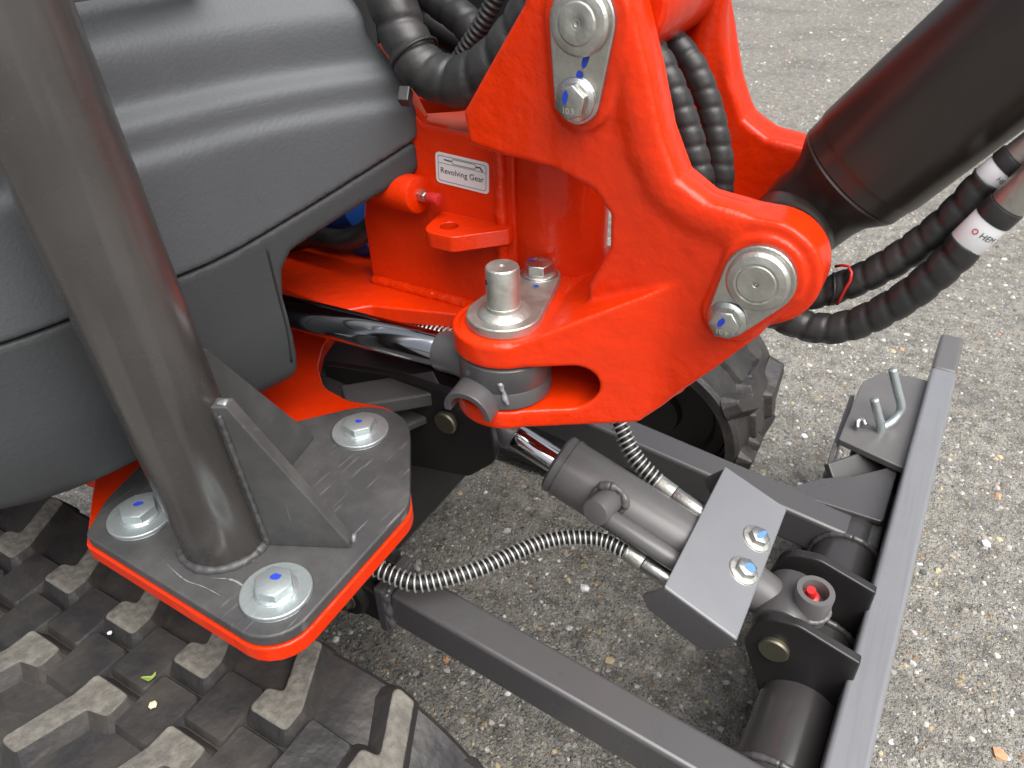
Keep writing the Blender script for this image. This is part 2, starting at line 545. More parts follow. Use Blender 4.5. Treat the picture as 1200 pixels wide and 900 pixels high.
# ------------------------------------------------------------------ signed distance surfaces (cast and moulded shapes)
def surfnet(fn, lo, hi, h, refine=2):
    ax = [np.arange(a, b + h, h) for a, b in zip(lo, hi)]
    n = [len(a) for a in ax]
    K = 4                                   # coarse pass, then the fine grid only near the surface
    ca = [np.arange(a + (K - 1) * h / 2, b + (K + 1) * h, K * h) for a, b in zip(lo, hi)]
    X, Y, Z = np.meshgrid(*ca, indexing='ij')
    Dc = fn(np.stack([X.ravel(), Y.ravel(), Z.ravel()], 1)).reshape(X.shape)
    D = np.repeat(np.repeat(np.repeat(Dc, K, 0), K, 1), K, 2)[:n[0], :n[1], :n[2]].copy()
    near = np.argwhere(np.abs(D) < K * h * 2.0)
    Pn = np.stack([ax[k][near[:, k]] for k in range(3)], 1)
    D[near[:, 0], near[:, 1], near[:, 2]] = fn(Pn)
    S = D < 0
    c = [(i, j, k) for i in (0, 1) for j in (0, 1) for k in (0, 1)]
    def sub(A, o): return A[o[0]:n[0] - 1 + o[0], o[1]:n[1] - 1 + o[1], o[2]:n[2] - 1 + o[2]]
    cnt = sum(sub(S, o).astype(np.int8) for o in c)
    mask = (cnt > 0) & (cnt < 8)
    idx = np.full(mask.shape, -1, dtype=np.int64)
    cells = np.argwhere(mask)
    idx[mask] = np.arange(len(cells))
    vals = {o: D[cells[:, 0] + o[0], cells[:, 1] + o[1], cells[:, 2] + o[2]] for o in c}
    acc = np.zeros((len(cells), 3)); num = np.zeros(len(cells))
    for a in c:
        for d in range(3):
            if a[d] == 0:
                b = list(a); b[d] = 1; b = tuple(b)
                va, vb = vals[a], vals[b]
                cr = (va < 0) != (vb < 0)
                t = np.where(cr, va / np.where(cr, va - vb, 1), 0)
                p = np.array(a, float)[None, :].repeat(len(cells), 0)
                p[:, d] += t
                acc += p * cr[:, None]; num += cr
    V = (cells + acc / num[:, None]) * h + np.array(lo)
    F = []
    for d in range(3):
        e1, e2 = (d + 1) % 3, (d + 2) % 3
        sl0 = [slice(None)] * 3; sl1 = [slice(None)] * 3
        sl0[d] = slice(0, n[d] - 1); sl1[d] = slice(1, n[d])
        ch = S[tuple(sl0)] != S[tuple(sl1)]
        E = np.argwhere(ch)
        ok = (E[:, e1] > 0) & (E[:, e2] > 0) & (E[:, e1] < n[e1] - 1) & (E[:, e2] < n[e2] - 1)
        E = E[ok]
        ins = S[E[:, 0], E[:, 1], E[:, 2]]
        def ci(o1, o2):
            q = E.copy(); q[:, e1] += o1; q[:, e2] += o2
            return idx[q[:, 0], q[:, 1], q[:, 2]]
        q = np.stack([ci(-1, -1), ci(0, -1), ci(0, 0), ci(-1, 0)], 1)
        q[~ins] = q[~ins][:, ::-1]
        F.append(q)
    F = np.vstack(F)
    e = h * 0.2
    for _ in range(refine):
        f0 = fn(V)
        G = np.stack([fn(V + np.eye(3)[k] * e) - f0 for k in range(3)], 1) / e
        g2 = np.maximum((G ** 2).sum(1), 0.2)
        st = (f0 / g2)[:, None] * G
        ln = np.linalg.norm(st, axis=1)[:, None]
        V = V - st * np.minimum(1, h * 0.5 / np.maximum(ln, 1e-9))
    return V, F

def smin(a, b, k):
    h_ = np.clip(0.5 + 0.5 * (b - a) / k, 0, 1)
    return b * (1 - h_) + a * h_ - k * h_ * (1 - h_)
def smax(a, b, k): return -smin(-a, -b, k)
def sd_poly(P, poly):
    poly = np.array(poly, float)
    d = np.full(len(P), 1e9); s = np.ones(len(P))
    n = len(poly)
    for i in range(n):
        a, b = poly[i], poly[i - 1]
        e = b - a; w = P - a
        t = np.clip((w @ e) / (e @ e), 0, 1)
        bb = w - t[:, None] * e
        d = np.minimum(d, (bb ** 2).sum(1))
        c1 = P[:, 1] >= a[1]; c2 = P[:, 1] < b[1]; c3 = e[0] * w[:, 1] > e[1] * w[:, 0]
        s = np.where((c1 & c2 & c3) | (~c1 & ~c2 & ~c3), -s, s)
    return s * np.sqrt(d)
def sd_ext(d2, w, r):
    """2D distance d2 extruded to |w|<0, edges rounded by r"""
    a, b = d2 + r, w + r
    return np.minimum(np.maximum(a, b), 0) + np.sqrt(np.maximum(a, 0) ** 2 + np.maximum(b, 0) ** 2) - r
def slab(c, lo, hi): return np.abs(c - (lo + hi) / 2) - (hi - lo) / 2
def sd_cap2(P, a, b, r1, r2):
    a, b = np.array(a, float), np.array(b, float)
    e = b - a; w = P - a
    t = np.clip((w @ e) / (e @ e), 0, 1)
    return np.linalg.norm(w - t[:, None] * e, axis=1) - (r1 + (r2 - r1) * t)
def sd_capsule(P, a, b, r):
    a, b = np.array(a, float), np.array(b, float)
    e = b - a; w = P - a
    t = np.clip((w @ e) / (e @ e), 0, 1)
    return np.linalg.norm(w - t[:, None] * e, axis=1) - r

# ------------------------------------------------------------------ the ground
def asphalt():
    m = bpy.data.materials.new('weathered_asphalt')
    m.use_nodes = True
    nt = m.node_tree; N, L = nt.nodes, nt.links
    b = N['Principled BSDF']
    tc = N.new('ShaderNodeTexCoord')
    wob = N.new('ShaderNodeTexNoise'); wob.inputs['Scale'].default_value = 90; wob.inputs['Detail'].default_value = 2
    L.new(tc.outputs['Object'], wob.inputs['Vector'])
    vm = N.new('ShaderNodeVectorMath'); vm.operation = 'MULTIPLY_ADD'
    vm.inputs[1].default_value = (0.009, 0.009, 0.009)
    L.new(wob.outputs['Color'], vm.inputs[0]); L.new(tc.outputs['Object'], vm.inputs[2])
    def math_(op, a, c=None, d=None):
        n = N.new('ShaderNodeMath'); n.operation = op
        for i, x in enumerate((a, c, d)):
            if x is None: continue
            if isinstance(x, (int, float)): n.inputs[i].default_value = x
            else: L.new(x, n.inputs[i])
        return n.outputs[0]
    def ramp(src, stops, interp='LINEAR'):
        r = N.new('ShaderNodeValToRGB'); r.color_ramp.interpolation = interp
        e = r.color_ramp.elements
        while len(e) > 1: e.remove(e[-1])
        e[0].position = stops[0][0]; e[0].color = (*stops[0][1], 1)
        for p, c in stops[1:]:
            q = e.new(p); q.color = (*c, 1)
        L.new(src, r.inputs[0]); return r.outputs[0]
    def mixc(fac, a, c):
        x = N.new('ShaderNodeMix'); x.data_type = 'RGBA'
        L.new(fac, x.inputs[0])
        for i, q in ((6, a), (7, c)):
            if isinstance(q, tuple): x.inputs[i].default_value = (*q, 1)
            else: L.new(q, x.inputs[i])
        return x.outputs[2]
    # binder
    big = N.new('ShaderNodeTexNoise'); big.inputs['Scale'].default_value = 3.0; big.inputs['Detail'].default_value = 5
    L.new(tc.outputs['Object'], big.inputs['Vector'])
    fine = N.new('ShaderNodeTexNoise'); fine.inputs['Scale'].default_value = 420; fine.inputs['Detail'].default_value = 4
    L.new(tc.outputs['Object'], fine.inputs['Vector'])
    base = mixc(ramp(big.outputs['Fac'], [(0.35, (0, 0, 0)), (0.68, (1, 1, 1))]), (0.165, 0.157, 0.139), (0.225, 0.215, 0.19))
    cur = mixc(ramp(fine.outputs['Fac'], [(0.38, (1, 1, 1)), (0.56, (0, 0, 0))]), base, (0.055, 0.051, 0.046))
    med = N.new('ShaderNodeTexNoise'); med.inputs['Scale'].default_value = 130; med.inputs['Detail'].default_value = 3
    med.inputs['Distortion'].default_value = 0.8
    L.new(tc.outputs['Object'], med.inputs['Vector'])
    pit_shade = ramp(med.outputs['Fac'], [(0.36, (1, 1, 1)), (0.48, (0, 0, 0))])
    cur = mixc(math_('MULTIPLY', pit_shade, 0.75), cur, (0.045, 0.042, 0.038))  # shade in the pits painted into the colour, following the bump noise
    mot = N.new('ShaderNodeTexNoise'); mot.inputs['Scale'].default_value = 26; mot.inputs['Detail'].default_value = 9; mot.inputs['Roughness'].default_value = 0.78
    L.new(tc.outputs['Object'], mot.inputs['Vector'])
    cur = mixc(ramp(mot.outputs['Fac'], [(0.41, (0, 0, 0)), (0.66, (1, 1, 1))]), cur, (0.325, 0.312, 0.272))
    cur = mixc(ramp(mot.outputs['Fac'], [(0.35, (1, 1, 1)), (0.48, (0, 0, 0))]), cur, (0.080, 0.076, 0.067))
    hgt = math_('ADD', math_('MULTIPLY', fine.outputs['Fac'], 0.35), math_('MULTIPLY', med.outputs['Fac'], 1.4))
    # stones of three sizes
    palette = [(0.0, (0.16, 0.15, 0.135)), (0.26, (0.24, 0.225, 0.20)), (0.46, (0.30, 0.27, 0.225)), (0.60, (0.20, 0.205, 0.20)),
               (0.72, (0.36, 0.35, 0.33)), (0.84, (0.36, 0.29, 0.18)), (0.90, (0.33, 0.20, 0.12)), (0.93, (0.46, 0.455, 0.44)), (0.99, (0.70, 0.70, 0.69))]
    for scale, rad, keep, hh in ((300, 0.44, 0.30, 0.9), (150, 0.42, 0.40, 1.3), (64, 0.36, 0.60, 1.6)):
        vo = N.new('ShaderNodeTexVoronoi'); vo.feature = 'F1'; vo.voronoi_dimensions = '2D'
        vo.inputs['Scale'].default_value = scale
        L.new(vm.outputs[0], vo.inputs['Vector'])
        sep = N.new('ShaderNodeSeparateColor'); L.new(vo.outputs['Color'], sep.inputs[0])
        pick = math_('GREATER_THAN', sep.outputs[1], keep)
        rr = math_('MULTIPLY_ADD', sep.outputs[2], rad * 0.55, rad * 0.5)
        prof = math_('SUBTRACT', rr, vo.outputs['Distance'])
        inside = math_('MULTIPLY', prof, 14.0)
        inside = N.new('ShaderNodeClamp').outputs[0] if False else math_('MINIMUM', math_('MAXIMUM', inside, 0.0), 1.0)
        msk = math_('MULTIPLY', inside, pick)
        c = ramp(sep.outputs[0], palette, 'CONSTANT')
        cur = mixc(msk, cur, c)
        dome = math_('MULTIPLY', math_('MINIMUM', math_('MAXIMUM', math_('MULTIPLY', prof, 4.0), 0.0), 1.0), pick)
        hgt = math_('ADD', hgt, math_('MULTIPLY', dome, hh * .7))
    sta = N.new('ShaderNodeTexNoise'); sta.inputs['Scale'].default_value = 1.7; sta.inputs['Detail'].default_value = 7; sta.inputs['Roughness'].default_value = 0.62
    L.new(tc.outputs['Object'], sta.inputs['Vector'])
    cur = mixc(math_('MULTIPLY', ramp(sta.outputs['Fac'], [(0.50, (0, 0, 0)), (0.66, (1, 1, 1))]), 0.45), cur, (0.085, 0.081, 0.073))
    L.new(cur, b.inputs['Base Color'])
    ro = math_('MULTIPLY_ADD', fine.outputs['Fac'], 0.35, 0.5)
    L.new(ro, b.inputs['Roughness'])
    bp = N.new('ShaderNodeBump'); bp.inputs['Strength'].default_value = 0.9; bp.inputs['Distance'].default_value = 0.0032
    L.new(hgt, bp.inputs['Height']); L.new(bp.outputs[0], b.inputs['Normal'])
    return m
M['asphalt'] = asphalt()
G = 150.0
make('asphalt_ground', [(-G, -G, 0), (G, -G, 0), (G, G, 0), (-G, G, 0)], [(0, 1, 2, 3)], 'asphalt', smooth=False, kind='structure')

STONE = []
for i, c in enumerate([(0.17, 0.16, 0.145), (0.27, 0.25, 0.22), (0.40, 0.385, 0.36), (0.68, 0.68, 0.67), (0.42, 0.34, 0.21), (0.10, 0.098, 0.095), (0.42, 0.24, 0.13)]):
    STONE.append(mat('stone_%d' % i, c, 0.6 if i != 3 else 0.35, bump=0.5, bump_scale=260, var=0.3, var_scale=120))

def stone_geo(g, r, flat):
    n = 6
    v = [(0, 0, r * flat * g.uniform(.8, 1.1))]
    for ring, (rr, z) in enumerate(((0.62, 0.8), (1.0, 0.15))):
        for k in range(n):
            a = 2 * math.pi * (k + .5 * ring) / n + g.uniform(-.25, .25)
            q = rr * r * g.uniform(.72, 1.15)
            v.append((q * math.cos(a), q * math.sin(a), r * flat * (z * g.uniform(.75, 1.1)) - (0.3 * r * flat if ring else 0)))
    f = [(0, 1 + k, 1 + (k + 1) % n) for k in range(n)]
    for k in range(n):
        a, b_ = 1 + k, 1 + (k + 1) % n
        c, d = 1 + n + k, 1 + n + (k + 1) % n
        f += [(a, c, b_), (b_, c, d)]
    return v, f

g = random.Random(3)
mb = MB()
for i in range(21000):
    y = 0.35 + 8.6 * g.random() ** 1.7
    x = g.uniform(-1.0 - .12 * y, 0.42 + 0.05 * y)
    r = min(0.007, 0.0016 + g.expovariate(1 / 0.0012)) * (1 + 0.12 * y)
    v, f = stone_geo(g, r, g.uniform(.3, .6))
    a = g.uniform(0, 6.28); st = g.uniform(.7, 1.4)
    ca, sa = math.cos(a), math.sin(a)
    v = [(x + (p[0] * st) * ca - p[1] * sa, y + (p[0] * st) * sa + p[1] * ca, p[2] + .0003) for p in v]
    mb.add(v, f, g.choices(range(7), (30, 28, 18, 3.5, 6, 9, 1.2))[0])
mb.build('asphalt_chippings', STONE, None, smooth=False, label='loose stone chippings scattered over the grey asphalt', cat='gravel', kind='stuff')

def pebble(name, x, y, r, mi, label, cat='pebble', flat=.6, seed=1):
    gg = random.Random(seed)
    bm = bmesh.new()
    bmesh.ops.create_icosphere(bm, subdivisions=1, radius=1)
    for v in bm.verts:
        n = 1 + .22 * math.sin(3 * v.co.x + seed) * math.cos(2.6 * v.co.y + seed * 2) + gg.uniform(-.12, .12)
        v.co = Vector((v.co.x * r * n * 1.2, v.co.y * r * n, v.co.z * r * n * flat))
    me = bpy.data.meshes.new(name); bm.to_mesh(me); bm.free()
    me.materials.append(STONE[mi])
    o = link(name, me, None, label, cat)
    o.location = (x, y, r * flat * .25); o.rotation_euler = (0, 0, seed * 1.3)
    return o
pebble('pebble', 0.281, 0.776, 0.0090, 6, 'orange brown pebble lying on the asphalt at the lower right', seed=2)
pebble('rubber_crumb', -0.33, 0.655, 0.0054, 5, 'small black ball of rubber between the two blade arms', 'crumb', .9, seed=4)
pebble('pebble', -0.328, 0.762, 0.0083, 3, 'whitish stone on the ground below the lower spring-guarded hose', seed=5)
pebble('pebble', 0.246, 1.187, 0.0086, 3, 'white angular stone right of the blade, halfway down', seed=6)
pebble('pebble', -0.456, 0.535, 0.0065, 6, 'small orange stone between the track and the near blade arm', seed=7)
pebble('pebble', -0.235, 0.655, 0.0072, 4, 'tan stone beside the near blade arm on its inner side', seed=8)

# ------------------------------------------------------------------ the machine
EX = bpy.data.objects.new('mini_excavator', None)
EX.empty_display_size = 0.2
col.objects.link(EX)
EX['label'] = 'orange-red mini excavator with charcoal dozer blade, seen close up at its boom swing bracket'
EX['category'] = 'excavator'

YC = 0.637                                # centre line of the machine
# ---- rubber tracks
ZI, RB, XR = 0.185, 0.167, -1.35
XF = -0.365
PITCH = 0.1055
LUGH = 0.018
def track_pos(s):
    """s = 0 at top of the front idler, negative to the rear; returns point, tangent(angle)"""
    if s <= 0: return XF + s, ZI + RB, 0.0
    a = s / RB
    if a < math.pi: return XF + RB * math.sin(a), ZI + RB * math.cos(a), a
    return XF - (s - math.pi * RB), ZI - RB, math.pi

def taper_block(poly, h, grow, topmat=1, n_round=0.004):
    """block with sloping flanks: top polygon smaller than its foot"""
    top = round_poly(poly, n_round, 3)
    P = np.array(top); n = len(P)
    nxt, prv = np.roll(P, -1, 0), np.roll(P, 1, 0)
    t = nxt - prv; t /= np.maximum(np.linalg.norm(t, axis=1), 1e-9)[:, None]
    area = 0.5 * np.sum(P[:, 0] * nxt[:, 1] - nxt[:, 0] * P[:, 1])
    nrm = np.stack([t[:, 1], -t[:, 0]], 1) * (1 if area > 0 else -1)
    B = P + nrm * grow
    S = P + nrm * 0.0012
    v = [(*p, -0.006) for p in B] + [(*p, h - 0.0018) for p in S] + [(*p, h) for p in P]
    f, mi = [], []
    for r_ in range(2):
        for k in range(n):
            k2 = (k + 1) % n
            q = (r_ * n + k, r_ * n + k2, (r_ + 1) * n + k2, (r_ + 1) * n + k)
            f.append(q if area > 0 else q[::-1]); mi.append(0 if r_ == 0 else topmat)
    q = tuple(range(2 * n, 3 * n)); f.append(q if area > 0 else q[::-1]); mi.append(topmat)
    return v, f, mi

LUG_IN = [(-.024, .024), (.020, .024), (.019, .045), (-.013, .108), (-.035, .108), (-.007, .051), (-.024, .046)]
LUG_OUT = [(-.022, -.024), (-.022, -.048), (-.040, -.108), (-.018, -.108), (.001, -.051), (.024, -.046), (.023, -.024)]
def lug_mesh(name, poly, top=1):
    v, f, mi = taper_block(poly, LUGH, 0.013, top)
    me = bpy.data.meshes.new(name)
    me.from_pydata(v, [], f)
    me.materials.append(M['rubber']); me.materials.append(M['tread'])
    me.polygons.foreach_set('material_index', np.array(mi, dtype=np.int32))
    me.update()
    return me
LM = {1: lug_mesh('track_lug', LUG_IN), -1: lug_mesh('track_lug', LUG_OUT)}
LM_CLEAN = {1: lug_mesh('track_lug', LUG_IN, 0), -1: lug_mesh('track_lug', LUG_OUT, 0)}

def build_track(yc, flip, label, s_lo, dx=0.0):
    hw = 0.118
    global XF
    XF = -0.365 + dx
    S = np.r_[np.linspace(-1.0, 0, 60), np.linspace(0.005, math.pi * RB, 46), np.linspace(math.pi * RB + .02, math.pi * RB + .98, 20)]
    prof = [(-hw, -.022), (-hw, -.006), (-hw + .006, 0.0), (-.03, 0.0), (0.0, .001), (.03, 0.0), (hw - .006, 0.0), (hw, -.006), (hw, -.022), (hw - .02, -.026), (-hw + .02, -.026)]
    mb = MB(); V = []
    for s in S:
        x, z, a = track_pos(s)
        for (y, o) in prof:
            V.append((x + o * math.sin(a), yc + y, z + o * math.cos(a)))
    n = len(prof); F = []
    for i in range(len(S) - 1):
        for k in range(n):
            k2 = (k + 1) % n
            F.append((i * n + k, i * n + k2, (i + 1) * n + k2, (i + 1) * n + k))
    mb.add(V, F, 0)
    # low pads between the lugs, moulded with the belt
    s = -0.979
    k = 0
    while s < math.pi * RB:
        for side in (1, -1):
            ss = s + (0 if side == 1 else PITCH / 2)
            x, z, a = track_pos(ss)
            if side == 1: poly = [(-.024, -.046), (.022, -.046), (.024, .010), (-.024, .010)]
            else: poly = [(-.024, -.010), (.024, -.010), (.022, .046), (-.024, .046)]
            v, f, mi = taper_block(poly, 0.0085, 0.006, 0)
            v = np.array(v)
            v[:, 1] *= flip
            if flip < 0: f = [q[::-1] for q in f]
            W = np.stack([x + v[:, 0] * math.cos(a) + v[:, 2] * math.sin(a), yc + v[:, 1], z - v[:, 0] * math.sin(a) + v[:, 2] * math.cos(a)], 1)
            mb.add(W, f, 0)
        s += PITCH
    tr = mb.build('rubber_track', ['rubber'], EX, smooth=True, auto=40, label=label)
    s = -0.979
    while s < math.pi * RB + 0.1:
        for side in (1, -1):
            ss = s + (0 if side == 1 else PITCH / 2)
            if ss < s_lo: continue
            x, z, a = track_pos(ss)
            o = link('track_lug', (LM if flip > 0 else LM_CLEAN)[side], tr)
            o.location = (x, yc, z); o.rotation_euler = (0, a, 0)
            if flip < 0: o.rotation_euler = (0, a, 0); o.scale = (1, -1, 1)
            bv = o.modifiers.new('bevel', 'BEVEL'); bv.width = 0.0015; bv.segments = 2; bv.limit_method = 'ANGLE'; bv.angle_limit = R(45)
        s += PITCH
    # idler wheel
    cyl('track_idler', (XF, yc - .05, ZI), (XF, yc + .05, ZI), 0.128, 'black', EX, c=.008,
        prof=[(0, .0), (.04, 0), (.045, .012), (.10, .016), (.108, 0.004), (.128, 0.004), (.132, .01), (.132, .09), (.128, .096), (.108, .096), (.10, .084), (.045, .088), (.04, .10), (0, .10)], auto=30)
    mb = MB()
    mb.add(*box((-1.3, yc - .045, .09), (-.47, yc + .045, .28)))
    mb.build('track_frame', ['black'], EX, bevel=.01)
    return tr
build_track(0.185, 1, 'worn black rubber track at the lower left, under the post plate', -1.0)
build_track(2 * YC - 0.185, -1, 'far rubber track, its front end showing behind the swing bracket', -0.3, 0.04)

# crumbs and leaf scraps on the near track
for i, (x, y, r, mm, nm, lab) in enumerate([(-.53, .185, .0042, 'leaf', 'leaf_scrap', 'tiny curled green leaf scrap lying on the rubber track'),
                             (-.505, .168, .0045, 'crumb', 'grit_crumb', 'pale tan crumb of grit lying on the rubber track'),
                             (-.613, .200, .0028, 'white', 'grit_crumb', 'tiny white grit crumb on the track beside the leaf scrap')]):
    bm = bmesh.new(); bmesh.ops.create_icosphere(bm, subdivisions=1, radius=r)
    for v in bm.verts:
        v.co.z *= .45; v.co.x *= (1.9 if mm == 'leaf' else 1.0); v.co.y *= (.5 if mm == 'leaf' else 1)
        v.co.z += (2.5 * v.co.x ** 2 / r * .25 if mm == 'leaf' else 0)
    me = bpy.data.meshes.new(nm); bm.to_mesh(me); bm.free(); me.materials.append(M[mm])
    o = link(nm, me, None, lab, 'debris'); o.location = (x, y, ZI + RB + .0095 + r * .4); o.rotation_euler = (0, 0, .9 + i)

# ---- undercarriage centre frame
mb = MB(); mb.add(*box((-1.1, .42, .20), (-.52, .86, .40))); mb.build('undercarriage_frame', ['black'], EX, bevel=.012)
cyl('slew_ring', (-.95, YC, .39), (-.95, YC, .465), .22, 'black', EX, n=64)
# sloping deck plates of the undercarriage, seen under the swing cylinder
v, f = prism([(-.80, .47), (-.60, .475), (-.50, .53), (-.47, .60), (-.47, .80), (-.80, .80)], 0, .012)
v = v.copy(); v[:, 2] += .425 + (v[:, 0] + .56) * -.06
make('undercarriage_deck', v, f, 'grey', EX, smooth=False, bevel=.003)
v, f = bar((-.550, .52, .470), (-.475, .61, .462), .05, .02); make('deck_bracket', v, f, 'grey', EX, smooth=False, bevel=.003)
# clevis plates carrying the lift cylinder rod
for yy, lab in ((.588, None), (.676, None)):
    poly = round_poly([(-.64, .462), (-.52, .482), (-.385, .482), (-.375, .40), (-.42, .355), (-.52, .335), (-.64, .25)], [.0, .02, .03, .03, .03, .05, 0], 5)
    v, f = prism(poly, yy - .006, yy + .006, 'y')
    make('rod_clevis', v, f, 'black', EX, smooth=False, bevel=.002)
cyl('clevis_pin', (-.441, .570, .442), (-.441, .69, .442), .014, 'brass', EX, c=.002,
    prof=[(0, 0), (.0135, 0), (.0155, .002), (.0155, .006), (.010, .007), (.010, .115), (0, .115)])
# lower cross web between floor plate and deck
mb = MB(); mb.add(*box((-.80, .42, .36), (-.60, .80, .43))); mb.build('deck_block', ['black'], EX, bevel=.01)

# ---- red floor plate and canopy post
poly = round_poly([(-.599, .2125), (-.3465, .2060), (-.3525, .3930), (-.466, .524), (-.530, .508), (-.575, .515), (-.612, .545), (-.640, .585), (-.66, .64),
                   (-.68, .74), (-1.1, .74), (-1.1, .24), (-.675, .275), (-.652, .255)],
                  [.014, .037, .042, .05, .03, .04, .03, .05, .05, .02, 0, 0, .01, .01], 6)
v, f = prism(poly, .471, .4875)
FLOOR = make('floor_plate', v, f, 'red', EX, smooth=True, auto=30, bevel=.0015, label='orange-red floor plate edge under the dark post plate')
poly = round_poly([(-.597, .2145), (-.3485, .2080), (-.3545, .392), (-.462, .540), (-.640, .318), (-.622, .255)], [.014, .036, .040, .056, .03, .02], 7)
v, f = prism(poly, .488, .5005)
BASE = make('post_base_plate', v, f, 'grey_dusty', EX, smooth=True, auto=30, bevel=.0018, seg=3, label='scuffed dark base plate of the canopy post')
for (x, y, rot, mk) in ((-.569, .256, .5, [(.0, .1, .32, .2, .9)]), (-.467, .456, .9, [(.05, -.05, .24, .2, .3)]), (-.390, .252, .3, [(-.05, .25, .3, .22, .6)])):
    bolt('flange_bolt', (x, y, .5005), (0, 0, 1), BASE, r=.0150, h=.0095, flange=.0185, fl_t=.002, washer=.0305, w_t=.0045, rot=rot,
         mats=('zinc_pale', 'zinc_pale', 'blue_mark'), mark=mk)
PA, PB = np.array((-.476, .276, .5005)), np.array((-.500, .249, 1.30))
POST = cyl('canopy_post', PA, PB, .0380, 'post', EX, n=64, label='thick dark round canopy post rising at the upper left')
def ring_bead(name, o, axis, r, tube, m, parent, wav=.10, n=90, a0=0, a1=2 * math.pi, seed=1, el=1.0):
    gg = np.random.default_rng(seed)
    fr = frame(axis)
    th = np.linspace(a0, a1, n)
    P = np.stack([np.cos(th) * r, np.sin(th) * r * el, 0 * th], 1) @ fr + np.array(o)
    s = np.r_[0, np.cumsum(np.linalg.norm(np.diff(P, axis=0), axis=1))]
    V, F = sweep(P, s, lambda S, t: tube * (1 + wav * np.sin(S / (tube * 1.1)) + .1 * np.sin(S / tube * 2.7)), 10)
    return make(name, V, F, m, parent)
ring_bead('weld_bead', PA + [0, 0, .001], (0, 0, 1), .0390, .0045, 'grey_dusty', POST)
def scuff(name, pts, w, m, parent, z):
    P, s_ = resample(catmull([(x, y, z) for x, y in pts], 6), .003)
    t = np.gradient(P, axis=0); t /= np.linalg.norm(t, axis=1)[:, None]
    n_ = np.stack([-t[:, 1], t[:, 0], 0 * t[:, 0]], 1)
    g_ = np.random.default_rng(int(w * 1e5))
    ww = w * np.sin(np.linspace(0.05, math.pi - .05, len(P)))[:, None] * (1 + .35 * g_.normal(size=(len(P), 1)))
    V = np.vstack([P + n_ * ww / 2, P - n_ * ww / 2]); k = len(P)
    return make(name, V, [(i, k + i, k + i + 1, i + 1) for i in range(k - 1)], m, parent, smooth=False)
def line_bead(name, a, b, tube, m, parent, wav=.25):
    P, s = resample(np.array([a, (np.array(a) + np.array(b)) / 2, b], float), tube * .35)
    V, F = sweep(P, s, lambda S, t: tube * (1 + wav * np.sin(S / (tube * .9)) + .6 * wav * np.sin(S / tube * 1.7 + t + np.sin(S / tube * .37) * 2)), 10)
    return make(name, V, F, m, parent)
scuff('paint_scuff', [(-.437, .290), (-.4365, .275), (-.441, .262), (-.450, .251)], .007, 'weldgrey', BASE, .5010)
scuff('paint_scuff', [(-.452, .236), (-.435, .243), (-.420, .243), (-.405, .2385)], .0016, 'stamp', BASE, .5010)
scuff('paint_scuff', [(-.500, .228), (-.47, .2235), (-.45, .226), (-.425, .2265)], .0012, 'stamp', BASE, .5010)
def gusset(ang, L, H, t=.0135, notch=.014):
    d = np.array((math.cos(ang), math.sin(ang), 0)); sdir = np.array((-d[1], d[0], 0))
    ax_ = (PB - PA) / np.linalg.norm(PB - PA)
    pts = [(.036, 0), (L, 0), (L, .006), (.036 + notch, H), (.036, H)]
    v = []
    for o in (-t / 2, t / 2):
        for a, z in pts: v.append(PA + d * a + sdir * o + ax_ * z)
    n = len(pts)
    f = [tuple(range(n)), tuple(range(2 * n - 1, n - 1, -1))]
    for i in range(n):
        j = (i + 1) % n; f.append((i, n + i, n + j, j))
    make('post_gusset', v, f, 'grey_dusty', POST, smooth=False, bevel=.0012)
    top = PA + d * .0405 + ax_ * (H + .001)
    line_bead('weld_bead', top - d * .004 - ax_ * .009, top + d * (notch * .6) - ax_ * .003, .0050, 'weldgrey', POST, .15)
    foot = PA + d * (L - .022)
    line_bead('weld_bead', foot + sdir * .006 + [0, 0, .001], foot + d * .024 + sdir * .005 + [0, 0, .001], .0035, 'weldgrey', POST, .3)
    for sg in (-1, 1):
        line_bead('weld_bead', PA + d * .042 + sdir * sg * t * .55 + ax_ * .004, PA + d * .042 + sdir * sg * t * .55 + ax_ * H * .95, .0024, 'grey_dusty', POST, .10)
gusset(math.atan2(.050, .104), .117, .158)
gusset(math.atan2(.142, -.034), .150, .178)

# ---- moulded body cover and skirt
def cover_base(P, off, rc):
    x, y, z = P[:, 0], P[:, 1], P[:, 2]
    cs = math.cos(math.atan(.18))
    face = (x - (-.605 + .18 * y + 1.9 * np.clip(y - .42, 0, .3) ** 2) + off) * cs          # >0 in front of the face
    side = (.115 - y) + off
    return smax(face, side, rc)
def prof_off(z):
    # stepped moulding: how far the face lies behind its lowest part
    def st(z0, w, a): return a * (1 / (1 + np.exp(-(z - z0) / w)))
    return st(.817, .0028, .008) + st(.847, .0032, .017) + st(.903, .006, .022) + st(.925, .004, .02) + .0 * z - .012 * np.exp(-((z - .855) / .011) ** 2) * 0
def seam_z(y):
    return .716 + .063 * np.clip((y - .36) / .22, 0, 1.2) ** 2
def cover_fn(P):
    x, y, z = P[:, 0], P[:, 1], P[:, 2]
    d = cover_base(P, prof_off(z), .14)
    d = smax(d, (seam_z(y) + .0012) - z, .004)
    right = smin(smax(y - .590 + .02 * (z - .78), z - .874, .03), y - .575, .010)   # stepped right-hand end
    d = smax(d, right, .012)
    d = smax(d, z - .945, .02)
    nt_ = sd_capsule(P, (-.40, .590, .893), (-.62, .615, .893), .013)   # notch for the hoses
    d = smax(d, -nt_, .008)
    return smax(d, -.9 - x, .004)
V_, F_ = surfnet(cover_fn, (-.92, .05, .69), (-.42, .74, .975), .0036)
make('body_cover', V_, F_, 'plastic', EX, label='grey moulded plastic body cover with stepped ridges, behind the post')
